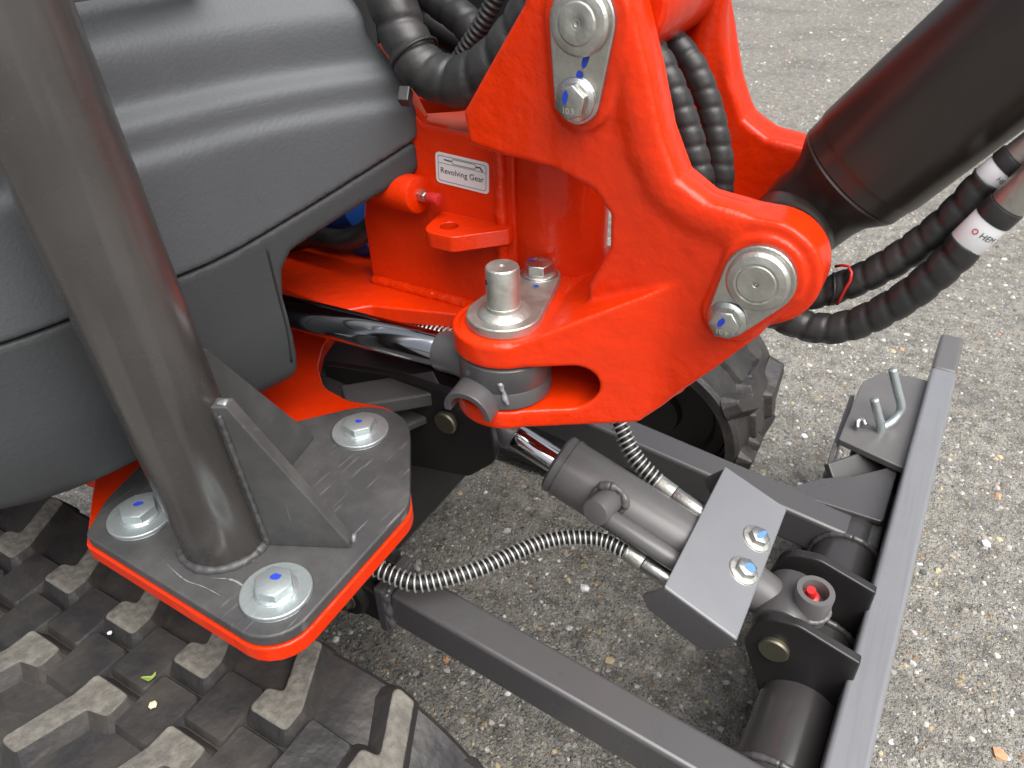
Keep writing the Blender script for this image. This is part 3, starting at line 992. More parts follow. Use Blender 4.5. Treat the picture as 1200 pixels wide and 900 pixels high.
def skirt_fn(P):
    x, y, z = P[:, 0], P[:, 1], P[:, 2]
    tuck = np.clip((.64 - z) / .10, 0, 1) ** 2 * .018
    d = cover_base(P, .003 + tuck, .14)
    d = smax(d, z - (seam_z(y) - .0012), .004)
    d = smax(d, .546 - z, .026)
    # right end: strip above, arch below
    d = smax(d, (y - .588), .010)
    arch = sd_poly(P[:, 1:], [(.452, .50), (.452, .575), (.449, .62), (.447, .655), (.452, .682), (.464, .698), (.50, .711), (.545, .729), (.585, .747), (.70, .785), (.80, .785), (.80, .50)])
    d = smax(d, -(arch - .0), .008)
    return smax(d, -.9 - x, .004)
V_, F_ = surfnet(skirt_fn, (-.92, .05, .52), (-.42, .72, .79), .0042)
make('body_skirt', V_, F_, 'skirt', EX, label='black plastic skirt below the cover seam, with an arched cut-out')
# vertical joint in the skirt
plain_hose('skirt_joint', [(-.5280, .4395, .712), (-.5280, .4405, .66), (-.5290, .4415, .62), (-.5335, .4420, .580)], .0013, EX, 'hole')
# rail above the cover
cyl('hand_rail', (-.585, .20, .935), (-.555, .46, .937), .009, 'zinc', EX)
mb = MB(); mb.add(*box((-.9, .16, .90), (-.60, .60, .99))); mb.build('seat_base', ['black'], EX, bevel=.02)
# dark engine bay behind the cover and blue fittings in the gap
mb = MB(); mb.add(*box((-.95, .60, .50), (-.68, .86, .90))); mb.build('bay_panel', ['black'], EX, bevel=.01)
mb = MB(); mb.add(*box((-.64, .765, .60), (-.37, .80, 1.05))); mb.build('bay_dark_block', ['hose_dark'], EX, bevel=.01)  # dark block added behind the hoses to keep that gap black
plain_hose('bay_hose', [(-.68, .60, .622), (-.631, .60, .638), (-.586, .60, .643), (-.553, .60, .658), (-.533, .61, .676), (-.515, .63, .70)], .0125, EX, 'hose', label='black hose showing in the arch of the skirt')
cyl('blue_fitting', (-.66, .64, .640), (-.59, .64, .665), .024, 'blue_hose', EX, label='blue fitting above the hose, deep in the arch of the skirt')
cyl('blue_fitting', (-.60, .645, .615), (-.572, .642, .628), .016, 'blue_hose', EX, label='blue fitting below the hose, just above the red deck')

# ---- swing frame: nose box, king post tube, deck
KX, KY = -.318, .632
nb = MB()
nb.add(*prism([(-.535, .611), (-.342, .611), (-.342, .791), (-.444, .797), (-.470, .824), (-.491, .856), (-.535, .6865)], .585, .599, 'y'))
NOSE = nb.build('swing_frame', ['red'], EX, smooth=False, bevel=.0025, label='orange-red swing frame nose carrying the white sticker')
# its top flange, dusty, with the worn chamfered edge
v, f = prism(round_poly([(-.475, .5865), (-.33, .5865), (-.33, .72), (-.40, .72), (-.440, .645), (-.472, .62)], .01, 4), .7875, .7955)
make('top_flange', v, f, 'dust_red', NOSE, smooth=False, bevel=.002)
v, f = bar((-.453, .597, .797), (-.495, .603, .862), .018, .008, up=(.8, 0, .5)); make('flange_upstand', v, f, 'dust_red', NOSE, smooth=False, bevel=.002)
mb = MB(); mb.add(*box((-.535, .70, .611), (-.33, .714, .787))); mb.build('side_wall', ['red'], NOSE, smooth=False, bevel=.002)
mb = MB(); mb.add(*box((-.535, .600, .612), (-.52, .70, .675))); mb.build('rear_wall', ['black'], NOSE, smooth=False)
cyl('king_post', (KX, KY, .60), (KX, KY, .815), .049, 'red', NOSE, c=.004, n=64, label='round orange-red king post tube')
line_bead('weld_bead', (-.3560, .5835, .615), (-.3565, .5835, .792), .0062, 'weld', NOSE, .06)
line_bead('weld_bead', (-.532, .5835, .6115), (-.37, .5835, .6115), .0060, 'weld', NOSE, .06)
deck = round_poly([(-.72, .53), (-.580, .520), (-.520, .513), (-.500, .536), (-.455, .549), (-.38, .570), (-.30, .57), (-.27, .62), (-.30, .72), (-.72, .74)],
                  [0, .02, .02, .02, .03, .05, .03, .05, .05, 0], 5)
v, f = prism(deck, .590, .609)
make('swing_deck', v, f, 'red', NOSE, smooth=True, auto=30, bevel=.002, label='orange-red deck plate behind the swing cylinder rod')
# grease boss and lifting eye on the nose
cyl('grease_boss', (-.507, .581, .728), (-.443, .571, .7314), .019, 'red', NOSE, c=.003)
cyl('grease_nipple', (-.443, .571, .7314), (-.421, .567, .7324), .007, 'zinc', NOSE, n=6, c=.001,
    prof=[(0, 0), (.0065, 0), (.0065, .007), (.0042, .0075), (.0042, .010), (0, .010)])
cyl('grease_cap', (-.431, .5687, .7320), (-.4155, .5655, .7328), .0060, 'redplug', NOSE, c=.0015, n=20)
poly = round_poly([(-.3825, .535), (-.3435, .575), (-.3435, .5855), (-.4285, .5855), (-.418, .535)], [.012, .002, 0, 0, .016], 6)
bm = bmesh.new()
def plate_hole(name, poly, hole_c, hole_r, z0, z1, m, parent, seg=24, to=None, **kw):
    """flat plate with a round hole; ring of quads between outline samples and hole"""
    P = np.array(poly, float)
    d = np.r_[0, np.cumsum(np.linalg.norm(np.diff(np.vstack([P, P[:1]]), axis=0), axis=1))]
    Pc = np.vstack([P, P[:1]])
    ang = np.unwrap(np.arctan2(Pc[:, 1] - hole_c[1], Pc[:, 0] - hole_c[0]))
    n = len(P)
    H = np.stack([hole_c[0] + hole_r * np.cos(ang[:n]), hole_c[1] + hole_r * np.sin(ang[:n])], 1)
    vv = []
    for z in (z0, z1):
        vv += [(*p, z) for p in P] + [(*p, z) for p in H]
    ff = []
    for i in range(n):
        j = (i + 1) % n
        ff += [(2 * n + i, 2 * n + j, 3 * n + j, 3 * n + i), (j, i, n + i, n + j), (i, j, 2 * n + j, 2 * n + i), (n + j, n + i, 3 * n + i, 3 * n + j)]
    vv = np.array(vv)
    if to is not None: vv = to(vv)
    return make(name, vv, ff, m, parent, smooth=True, auto=30, **kw)
pp = []
for i in range(len(poly)):
    a, b_ = np.array(poly[i]), np.array(poly[(i + 1) % len(poly)])
    k = max(1, int(np.linalg.norm(b_ - a) / .006))
    for q in range(k): pp.append(tuple(a + (b_ - a) * q / k))
plate_hole('lifting_eye', pp, (-.4005, .557), .0092, .6964, .7125, 'red', NOSE, bevel=.001, label='flat orange-red eye lug below the sticker')
# sticker
STW, STH = .0585, .0295
st_fr = np.array([[.9985, 0, -.055], [.055, 0, .9985], [0, -1, 0]]); st_fr /= np.linalg.norm(st_fr, axis=1)[:, None]
st_fr *= 1.045
st_o = np.array((-.3998, .5844, .7565))
def rrect(w, h, r, n=6): return round_poly([(-w/2, -h/2), (w/2, -h/2), (w/2, h/2), (-w/2, h/2)], r, n)
v, f = prism(rrect(STW, STH, .004), -.0004, .0003)
STK = make('sticker', place(v, st_o, st_fr), f, 'white', EX, smooth=False, label='white sticker reading Revolving Gear on the swing frame')
def ring2(poly_o, poly_i, z):
    n = len(poly_o)
    return [(*p, z) for p in poly_o] + [(*p, z) for p in poly_i], [(i, (i + 1) % n, n + (i + 1) % n, n + i) for i in range(n)]
ik = MB()
ik.add(*ring2(rrect(STW - .0055, STH - .0050, .0026), rrect(STW - .0066, STH - .0061, .0022), .0005))
ik.add([(-.0265, .0048, .0005), (.0265, .0048, .0005), (.0265, .0052, .0005), (-.0265, .0052, .0005)], [(0, 1, 2, 3)])
a_, b_ = stadium((-.0085, .0085), (.0130, .0085), .0026, .0026), stadium((-.0085, .0085), (.0130, .0085), .0019, .0019)
ik.add(*ring2(a_, b_, .0005))
o = ik.build('printed_outline', ['inkline'], STK, smooth=False); 
co = np.array([tuple(p.co) for p in o.data.vertices]); o.data.vertices.foreach_set('co', place(co, st_o, st_fr).ravel())
ik = MB()
def seg2(a, b, w):
    a, b = np.array(a), np.array(b); d = (b - a) / np.linalg.norm(b - a); n = np.array((-d[1], d[0])) * w / 2
    return [(*(a - n), .0006), (*(b - n), .0006), (*(b + n), .0006), (*(a + n), .0006)], [(0, 1, 2, 3)]
ik.add(*seg2((-.0195, .0088), (-.0111, .0085), .0011))
ik.add(*seg2((.0156, .0085), (.0198, .0089), .0011)); ik.add(*seg2((.0196, .0093), (.0228, .0056), .0013))
v, f = text_mesh('Revolving Gear', .0078)
v[:, 0] *= .0475 / (v[:, 0].max() - v[:, 0].min()); v[:, 1] -= .0025 + v[:, 1].mean(); v[:, 2] = .0006
ik.add(v, f)
o = ik.build('printed_text', ['ink'], STK, smooth=False)
co = np.array([tuple(p.co) for p in o.data.vertices]); o.data.vertices.foreach_set('co', place(co, st_o, st_fr).ravel())
# ---- swing bracket casting
CHEEK = [(-.236, .700), (-.229, .716), (-.219, .738), (-.220, .767), (-.236, .785), (-.271, .797), (-.32, .801), (-.352, .806), (-.356, .832), (-.332, .866),
         (-.297, .915), (-.287, .955), (-.245, .972), (-.222, .950), (-.213, .919), (-.197, .875), (-.184, .834), (-.168, .803), (-.145, .789), (-.104, .784),
         (-.085, .776), (-.070, .745), (-.075, .715), (-.088, .690), (-.121, .646), (-.174, .580), (-.205, .580), (-.236, .60)]
RIM = catmull([(-.238, .960, 0), (-.228, .925, 0), (-.213, .875, 0), (-.198, .830, 0), (-.180, .796, 0), (-.150, .778, 0), (-.125, .773, 0)], 5)[:, :2]
def bracket_fn(P):
    x, y, z = P[:, 0], P[:, 1], P[:, 2]
    xz = P[:, [0, 2]]; xy = P[:, :2]
    c2 = sd_poly(xz, CHEEK)
    c2 = smin(c2, np.linalg.norm(xz - np.array((-.0945, .742)), axis=1) - .0425, .004)
    near = sd_ext(c2, slab(y, .527, .566), .0042)
    far = sd_ext(smax(c2, .655 - z, .01), slab(y, .706, .745), .0055)
    d = np.minimum(near, far)
    # stiffening rim along the front edge of each cheek
    for yy in (.5395, .733):
        rim = np.full(len(P), 1e9)
        for a, b in zip(RIM[:-1], RIM[1:]):
            rim = np.minimum(rim, sd_capsule(P, (a[0], yy, a[1]), (b[0], yy, b[1]), .0140))
        d = smin(d, rim, .010)
    # lower body with clevis ear
    top = .665 + np.clip((x + .275) / .15, 0, 1) * .070
    low = sd_ext(sd_cap2(xy, (-.302, .494), (-.190, .612), .0475, .0885), np.maximum(.577 - z, z - top), .0025)
    low = smax(low, (x + .176) * .769 - (z - .579) * .639, .003)
    d = smin(d, low, .006)
    d = smin(d, sd_ext(np.linalg.norm(xy - np.array((-.300, KY)), axis=1) - .078, slab(z, .577, .652), .004), .012)
    # raised lip round the pin on the ear
    d = smin(d, sd_ext(sd_cap2(xy, (-.3005, .4895), (-.306, .572), .039, .028), slab(z, .65, .6675), .002), .004)
    # upper king lug
    d = smin(d, sd_ext(np.linalg.norm(xy - np.array((KX, KY)), axis=1) - .070, slab(z, .800, .842), .006), .018)
    # web and spine between the cheeks
    d = smin(d, sd_ext(np.maximum(slab(x, -.272, -.240), slab(z, .812, .95)), slab(y, .54, .735), .004), .016)
    d = smin(d, sd_ext(np.maximum(slab(x, -.205, -.150), slab(z, .610, .690)), slab(y, .54, .735), .004), .012)
    # far cheek flare
    d = smin(d, sd_ext(np.maximum(slab(x, -.20, -.07), slab(z, .715, .762)), slab(y, .735, .775), .006), .014)
    d = smin(d, sd_capsule(P, (-.200, .704, .93), (-.226, .704, .80), .010), .02)
    # raised pads under the pin keepers
    d = smin(d, sd_ext(sd_cap2(xz, (-.245, .908), (-.247, .856), .033, .025), slab(y, .5235, .54), .002), .004)
    d = smin(d, sd_ext(sd_cap2(xz, (-.0945, .742), (-.112, .705), .032, .023), slab(y, .5235, .54), .002), .004)
    # clevis slot
    slot = smax(sd_cap2(xz, (-.45, .6190), (-.233, .6190), .0230, .0230), y - .580, .01)
    return smax(d, -slot, .004)
V_, F_ = surfnet(bracket_fn, (-.405, .425, .565), (-.035, .795, .985), .0023)
BR = make('swing_bracket', V_, F_, 'red', EX, label='glossy orange-red cast swing bracket with clevis ear, centre of the picture')

YK = .5230
def keeper(p, q, r1, r2, prof, pin_r, bolt_r, bolt_h, marks, rot, label, stamp=None):
    v, f = prism(stadium(p, q, r1, r2, 18), YK - .006, YK + .001, 'y')
    k = make('keeper_plate', v, f, 'zinc', BR, smooth=True, auto=30, bevel=.0012, label=label)
    o = np.array((p[0], YK - .006, p[1]))
    v, f, mm = lathe([(a, z * .7) for a, z in prof], 44)
    make('pivot_pin', place(v, o, frame((0, -1, 0), (1, 0, 0))), f, 'galv', BR, auto=28, bevel=.0005)
    bo = np.array((q[0], YK - .006, q[1]))
    bolt('keeper_bolt', bo, (0, -1, 0), BR, r=bolt_r, h=bolt_h, flange=bolt_r * 1.42, fl_t=.0035, rot=rot, mark=marks, xdir=(1, 0, 0),
         mats=('zinc', 'zinc', 'blue_mark'))
    if stamp:
        v, f = text_mesh(stamp, bolt_r * .55)
        v[:, 1] += -bolt_r * .50; v[:, 2] = .0035 + bolt_h + .0004
        make('bolt_marking', place(v, bo, np.array([[1, 0, 0], [0, 0, 1], [0, -1, 0]], float)), f, 'stamp', BR, smooth=False)
    return k
def paint(name, o, fr, ells, parent, m='blue_mark'):
    mb = MB()
    for e in ells:
        v, f = ell(*e, 0.0006, n=16, wob=.10, seed=int(abs(e[0]) * 1e5) % 97); mb.add(v, f)
    ob = mb.build(name, [m], parent, smooth=False)
    co = np.array([tuple(p.co) for p in ob.data.vertices]); ob.data.vertices.foreach_set('co', place(co, o, fr).ravel())
FY = np.array([[1, 0, 0], [0, 0, 1], [0, -1, 0]], float)
keeper((-.245, .908), (-.2475, .856), .0255, .0185,
       [(0, 0), (.0215, 0), (.0225, .001), (.0225, .005), (.0205, .008), (.0158, .0100), (.0145, .0098), (.0140, .0112), (.0125, .0118), (.0045, .0114), (.0030, .0104), (.0022, .0108), (0, .0085)],
       .02, .0112, .009, [(-.25, .35, .20, .46, -.15)], .35, 'zinc keeper plate of the upper boom pin', '10.9')
paint('paint_mark', (-.2415, YK - .006, .8805), FY, [(.0010, .004, .0024, .0066, -.25), (-.0035, -.0075, .0026, .0032, 0)], BR)
keeper((-.0945, .742), (-.1125, .7045), .0270, .0165,
       [(0, 0), (.0225, 0), (.0238, .0012), (.0238, .005), (.0215, .0085), (.0165, .0105), (.0150, .0100), (.0146, .0098), (.0140, .0112), (.0120, .0112), (.0022, .0108), (.0018, .007), (0, .007)],
       .02, .0108, .009, [(-.15, .25, .22, .42, -.4)], .1, 'zinc keeper plate of the boom cylinder foot pin', '10.9')
paint('paint_mark', (-.1045, YK - .006, .7205), FY, [(.0010, .0025, .0034, .0046, -.5)], BR)
# ear pin with keeper, standing upright
zt = .6675
v, f = prism(stadium((-.2995, .4885), (-.3065, .5675), .0335, .0205, 18), zt, zt + .0095)
k = make('keeper_plate', v, f, 'galv', BR, smooth=True, auto=30, bevel=.0012, label='galvanised keeper plate of the upright swing pin')
cyl('swing_pin', (-.2995, .4885, zt + .0095), (-.2995, .4885, (.72)), .0145, 'galv', BR, label='upright galvanised swing pin standing on the clevis ear',
    prof=[(.024, 0), (.0225, .0018), (.0185, .004), (.0160, .0048), (.0155, .008), (.0148, .0085), (.0148, .042), (.0142, .0435), (.0130, .0445), (.0025, .0445), (.0018, .0432), (0, .043)], auto=24)
cyl('cross_hole', (-.3093, .4770, .7085), (-.3085, .4779, .7085), .0024, 'hole', BR, n=14, c=.0001)
bolt('keeper_bolt', (-.3065, .5675, zt + .0095), (0, 0, 1), BR, r=.0125, h=.010, flange=.0178, fl_t=.0035, rot=.25, mats=('zinc', 'zinc', 'blue_mark'),
     mark=[(-.55, -.12, .34, .12, -.2)], xdir=(1, 0, 0))
v, f = text_mesh('10.9', .008); v[:, 0] *= -1; v[:, 1] *= -1; v[:, 1] += .003; v[:, 2] = 0
make('bolt_marking', v + np.array((-.3065, .5675, zt + .0095 + .0035 + .0104)), f, 'stamp', BR, smooth=False)
paint('paint_mark', (-.303, .540, zt + .0095), np.eye(3), [(.006, .0035, .0028, .0022, .2), (-.012, .0165, .0014, .0032, .5)], BR)

# ---- swing cylinder rod and eye
rod_d = np.array((-.585, .468, .6205)); eye = np.array((-.3005, .490, .6175))
SC = cyl('swing_cylinder_rod', rod_d, eye + (rod_d - eye) * .235, .0172, 'rod_reflect_dark', EX, c=.001, n=48, label='polished chrome swing cylinder rod left of the clevis ear')
dvec = (rod_d - eye) / np.linalg.norm(rod_d - eye)
cyl('rod_end', eye + dvec * .03, eye + dvec * .072, .0195, 'grey', SC, prof=[(0, 0), (.0225, 0), (.0225, .008), (.0200, .0165), (.0198, .038), (.0182, .0412), (0, .0412)], n=44)
cyl('eye_boss', eye - [0, 0, .0205], eye + [0, 0, .0235], .040, 'grey', SC, n=56, c=.003,
    prof=[(0, 0), (.040, 0), (.0425, .002), (.0425, .017), (.0418, .018), (.0425, .019), (.0425, .042), (.040, .044), (0, .044)])
# grease nipple guard welded on the eye: half ring, open below
go = np.array((-.309, .4590, .6020)); gfr = frame((.04, -1, -.12), (0, 0, 1))
gv, gf = [], []
th = np.linspace(-R(98), R(98), 29)
for (rr, zz) in ((.0238, 0), (.0238, .027), (.0172, .027), (.0172, 0)):
    for t in th: gv.append((rr * math.cos(t), rr * math.sin(t), zz))
n = len(th)
for q in range(4):
    for i in range(n - 1):
        gf.append((q * n + i, q * n + i + 1, ((q + 1) % 4) * n + i + 1, ((q + 1) % 4) * n + i))
gf += [(0, n, 2 * n, 3 * n)[::-1], (n - 1, 2 * n - 1, 3 * n - 1, 4 * n - 1)]
gv = place(gv, go, gfr)
bm = bmesh.new(); bvs = [bm.verts.new(p) for p in gv]
for q in gf: bm.faces.new([bvs[i] for i in q])
bmesh.ops.recalc_face_normals(bm, faces=bm.faces)
me = bpy.data.meshes.new('nipple_guard'); bm.to_mesh(me); bm.free(); me.materials.append(M['grey'])
for p in me.polygons: p.use_smooth = True
me.set_sharp_from_angle(angle=R(35))
ob = link('nipple_guard', me, SC); bv = ob.modifiers.new('bevel', 'BEVEL'); bv.width = .001; bv.segments = 2; bv.angle_limit = R(40)
line_bead('weld_bead', (-.284, .452, .628), (-.277, .452, .607), .0022, 'weldgrey', SC)

# ---- boom foot between the cheeks, and boom cylinder
BF = cyl('boom_foot', (-.245, .568, .915), (-.245, .704, .915), .044, 'red', EX, c=.004, n=48, label='orange-red boom foot tube between the bracket cheeks')
v, f = bar((-.245, .637, .935), (-.10, .637, 1.22), .110, .085, up=(-1, 0, .5)); make('boom_plate', v, f, 'red', BF, smooth=False, bevel=.006)
v, f = bar((-.235, .670, .895), (-.205, .690, .985), .03, .05, up=(-1, 0, .3)); make('boom_rib', v, f, 'red', BF, smooth=False, bevel=.005)
bd = np.array((.60, 0, .80)); bp0 = np.array((-.0945, .636, .742))
def bcp(t): return bp0 + bd * t
BC = cyl('boom_cylinder', bcp(.0), bcp(.62), .051, None or 'brown', EX, n=72,
         prof=[(0, -.03), (.030, -.03), (.036, -.015), (.0375, .030), (.0400, .042), (.0485, .056), (.0500, .060), (.0492, .0615), (.0500, .063), (.0505, .072), (.0512, .0755), (.0520, .078), (.0520, .60), (0, .60)],
         label='large dark brown boom cylinder at the upper right', auto=20)
cyl('foot_eye', (-.0945, .588, .742), (-.0945, .684, .742), .036, 'brown', BC, c=.003, n=44)
# ---- hydraulic hoses on the boom cylinder
def ext(pts, k=.5):
    a, b = np.array(pts[-2], float), np.array(pts[-1], float)
    return list(pts) + [tuple(b + (b - a) * k), tuple(b + (b - a) * (k + 1))]
H1 = ext([(-.10, .60, .700), (-.072, .60, .696), (-.042, .60, .712), (-.011, .60, .741), (.015, .60, .777), (.032, .60, .812), (.046, .60, .832)], .8)
h1 = spiral_hose('boom_hose', H1[:6], .0128, EX, .0165, 'upper spiral-wrapped hose beside the boom cylinder', .16, seed=1, jitter=.002)
H2 = ext([(-.13, .58, .700), (-.101, .58, .687), (-.058, .58, .679), (-.027, .58, .690), (.003, .58, .721), (.023, .58, .754), (.039, .58, .792), (.052, .58, .813)], .8)
h2 = spiral_hose('boom_hose', H2[:6] + [(.031, .58, .773)], .0130, EX, .0175, 'lower spiral-wrapped hose beside the boom cylinder', .16, seed=2, jitter=.002)
def straight(name, a, b, r, m, parent, **kw): return cyl(name, a, b, r, m, parent, c=.001, n=30, **kw)
P5, P6 = np.array(H1[5]), np.array(H1[6]); d1 = (P6 - P5) / np.linalg.norm(P6 - P5)
straight('hose_band', P5 - d1 * .002, P5 + d1 * .011, .0118, 'white', h1)
straight('hose_ferrule', P5 + d1 * .011, P5 + d1 * .020, .0125, 'hose', h1)
straight('hose_ferrule', P5 + d1 * .020, P5 + d1 * .12, .0112, 'galv', h1)
Q0 = np.array((.031, .58, .773)); Q1 = np.array((.052, .58, .815)); d2 = (Q1 - Q0) / np.linalg.norm(Q1 - Q0)
bnd = straight('hose_band', Q0 - d2 * .004, Q0 + d2 * .021, .0125, 'white', h2, label='white printed band round the lower boom hose')
straight('hose_ferrule', Q0 + d2 * .021, Q0 + d2 * .033, .0130, 'hose', h2)
straight('hose_ferrule', Q0 + d2 * .033, Q0 + d2 * .14, .0120, 'galv', h2)
def wrap_text(s, size, o, axis, r, a0, along0, m, parent, name='printed_text'):
    """print wrapped round a hose band: text runs round the hose"""
    v, f = text_mesh(s, size)
    fr = frame(axis, (0, -1, 0))
    a = a0 + v[:, 0] / r
    W = np.stack([np.cos(a) * (r + .0003), np.sin(a) * (r + .0003), along0 + v[:, 1]], 1)
    return make(name, place(W, o, fr), f, m, parent, smooth=False)
wrap_text('HEM', .0060, Q0, d2, .0125, .45, .0120, 'ink', h2)
wrap_text('o', .0085, Q0, d2, .0125, -.35, .0125, 'redplug', h2, 'printed_ring')
wrap_text('HEM', .0045, P5, d1, .0118, .40, .0060, 'ink', h1)
# red wire tie
plain_hose('wire_tie', [(-.052, .598, .722), (-.048, .587, .716), (-.0465, .584, .708), (-.049, .588, .698)], .0011, h1, 'hose_dark')
plain_hose('wire_tie', [(-.043, .588, .700), (-.040, .585, .715), (-.0375, .586, .7275), (-.043, .592, .733), (-.052, .597, .728)], .0012, h1, 'redplug')

# ---- hoses between the bracket cheeks
spiral_hose('bracket_hose', [(-.250, .612, .895), (-.228, .612, .876), (-.209, .612, .850), (-.192, .612, .818), (-.180, .612, .790), (-.172, .612, .762), (-.168, .612, .70)], .0125, EX, .016,
            'nearer of two wrapped hoses running down between the bracket cheeks', .15, seed=3)
spiral_hose('bracket_hose', [(-.250, .655, .895), (-.226, .655, .876), (-.205, .655, .856), (-.188, .655, .828), (-.174, .652, .795), (-.166, .650, .764), (-.163, .650, .70)], .0115, EX, .016,
            'farther of two wrapped hoses running down between the bracket cheeks', .15, seed=4)
# ---- hose bundle above the swing frame
hb = spiral_hose('main_hose', [(-.492, .60, .99), (-.474, .59, .93), (-.464, .585, .904), (-.449, .58, .874), (-.428, .575, .851), (-.392, .575, .843), (-.355, .58, .860), (-.329, .585, .888), (-.306, .59, .925), (-.28, .60, .99)],
                 .0222, EX, .027, 'thick black spiral-wrapped hose bundle looping above the sticker', .15, seed=5, jitter=.003)
ring_bead('cable_tie', (-.4375, .5765, .8615), (.021, -.005, -.023), .0228, .0016, 'hose_dark', hb, wav=0)
v, f = box((-.006, -.005, -.004), (.006, .005, .010)); make('cable_tie_head', place(v, (-.434, .5535, .834), frame((.2, -.6, -.7))), f, 'hose', hb, smooth=False, bevel=.001)
spiral_hose('rear_hose', [(-.54, .70, .93), (-.49, .68, .896), (-.451, .67, .880), (-.409, .66, .860), (-.37, .66, .87), (-.33, .66, .92)], .0165, EX, .02, 'dark wrapped hose behind the thick hose loop', .08, seed=6)
corrugated('corrugated_conduit', [(-.447, .648, .832), (-.430, .648, .853), (-.412, .648, .874), (-.392, .648, .903), (-.37, .648, .95)], .0095, EX, .0058, 'black corrugated conduit rising inside the hose loop')
corrugated('thin_conduit', [(-.515, .655, .895), (-.494, .655, .870), (-.474, .655, .850), (-.450, .655, .832)], .0058, EX, .0045, 'thin black corrugated conduit left of the larger one')
plain_hose('rear_hose', [(-.53, .72, .86), (-.45, .72, .84), (-.38, .71, .88), (-.33, .70, .95)], .014, EX, 'hose_dark', label='plain black hose deepest in the hose loop')
plain_hose('conduit_tail', [(-.452, .645, .820), (-.447, .647, .832), (-.436, .648, .845)], .0088, EX, 'hose_dark')

# ---- dozer blade
def bx(y): return .0755 + .0278 * (y - .45)
DB = bpy.data.objects.new('dozer_blade', None); col.objects.link(DB); DB.parent = EX; DB.location = (0, 0, 0)
DB['label'] = 'dark grey dozer blade frame reaching to the right'
v, f = bar((bx(-.05), -.05, .26), (bx(1.2605), 1.2605, .26), .0395, .040); make('blade_top_tube', v, f, 'blade', DB, smooth=True, auto=30, bevel=.0055, seg=4, label='long grey square tube along the blade top')
v, f = bar((bx(1.262), 1.262, .26), (bx(1.39), 1.39, .26), .0375, .0385); make('tube_end', v, f, 'barrel', DB, smooth=True, auto=30, bevel=.006, seg=4, label='short end piece of the blade top tube')
pv, pf = [], []
pts = [(.000, .241), (-.014, .20), (-.022, .15), (-.022, .10), (-.012, .05), (.008, .015)]
for yy in (-.05, 1.24):
    for q in (0, .008):
        for (a, z) in pts: pv.append((bx(yy) + a + q, yy, z))
n = len(pts)
for i in range(n - 1):
    pf += [(i, i + 1, 2 * n + i + 1, 2 * n + i), (n + i + 1, n + i, 3 * n + i, 3 * n + i + 1), (i + 1, i, n + i, n + i + 1), (2 * n + i, 2 * n + i + 1, 3 * n + i + 1, 3 * n + i)]
pf += [(0, 2 * n, 3 * n, n), (n - 1, 2 * n - 1, 4 * n - 1, 3 * n - 1)]
make('blade_plate', pv, pf, 'grey', DB, smooth=False)
def arm(yc, w, x0, x1, label):
    zt = lambda x: .299 - .1317 * (x + .427)
    h = .058
    v, f = bar((x0, yc, zt(x0) - h / 2), (x1, yc, zt(x1) - h / 2), w, h)
    return make('blade_arm', v, f, 'grey', DB, smooth=True, auto=30, bevel=.0055, seg=4, label=label)
arm(.4395, .046, -.432, .062, 'near square-tube blade arm at the bottom of the picture')
arm(.857, .050, -.60, .062, 'far square-tube blade arm behind the lift cylinder')
# pivot knuckle of the near arm
v, f = box((-.446, .408, .232), (-.431, .470, .308)); make('arm_end_plate', v, f, 'grey', DB, smooth=False, bevel=.003)
line_bead('weld_bead', (-.4305, .414, .240), (-.4305, .414, .302), .0045, 'grey', DB, .25)
line_bead('weld_bead', (-.4305, .414, .302), (-.4305, .464, .303), .0045, 'grey', DB, .25)
for yy in (.4155, .462):
    v, f = prism(round_poly([(-.445, .245), (-.445, .296), (-.50, .310), (-.52, .28), (-.50, .245)], [0, 0, .025, .025, .025], 5), yy - .006, yy + .006, 'y'); make('pivot_cheek', v, f, 'black', DB, smooth=False, bevel=.002)
cyl('pivot_boss', (-.487, .400, .275), (-.487, .485, .275), .030, 'black', DB, prof=[(0, 0), (.026, 0), (.030, .004), (.030, .016), (.022, .018), (.022, .085), (0, .085)])
bolt('pivot_nut', (-.487, .400, .275), (0, -1, 0), DB, r=.011, h=.009, flange=.016, fl_t=.002, mats=('brass', 'brass', 'brass'))
# torque pipe, lift clevis
def px_(y): return .020 + .0278 * (y - .45)
TP = cyl('torque_pipe', (px_(.30), .30, .198), (px_(.97), .97, .198), .043, 'pipe', DB, n=56, label='round cross pipe just behind the blade')
for yy in (.580, .684):
    poly = round_poly([(-.050, .270), (-.040, .322), (.000, .330), (.066, .310), (.066, .12), (.02, .13), (-.012, .175)], [.02, .03, .03, .0, 0, .02, .03], 6)
    v, f = prism(poly, yy - .006, yy + .006, 'y'); make('lift_clevis', v, f, 'black', DB, smooth=False, bevel=.002)
cyl('clevis_pin', (-.017, .568, .281), (-.017, .70, .281), .0165, 'brass', DB, prof=[(0, 0), (.0150, 0), (.0168, .002), (.0168, .006), (.010, .0065), (.010, .13), (0, .13)])
for yy in (.592, .672):
    ring_bead('weld_bead', (px_(yy), yy, .198), (.0278, 1, 0), .0445, .004, 'grey', TP)
for yy in (.470, .828):
    ring_bead('weld_bead', (px_(yy), yy, .198), (.0278, 1, 0), .0445, .004, 'grey', TP)
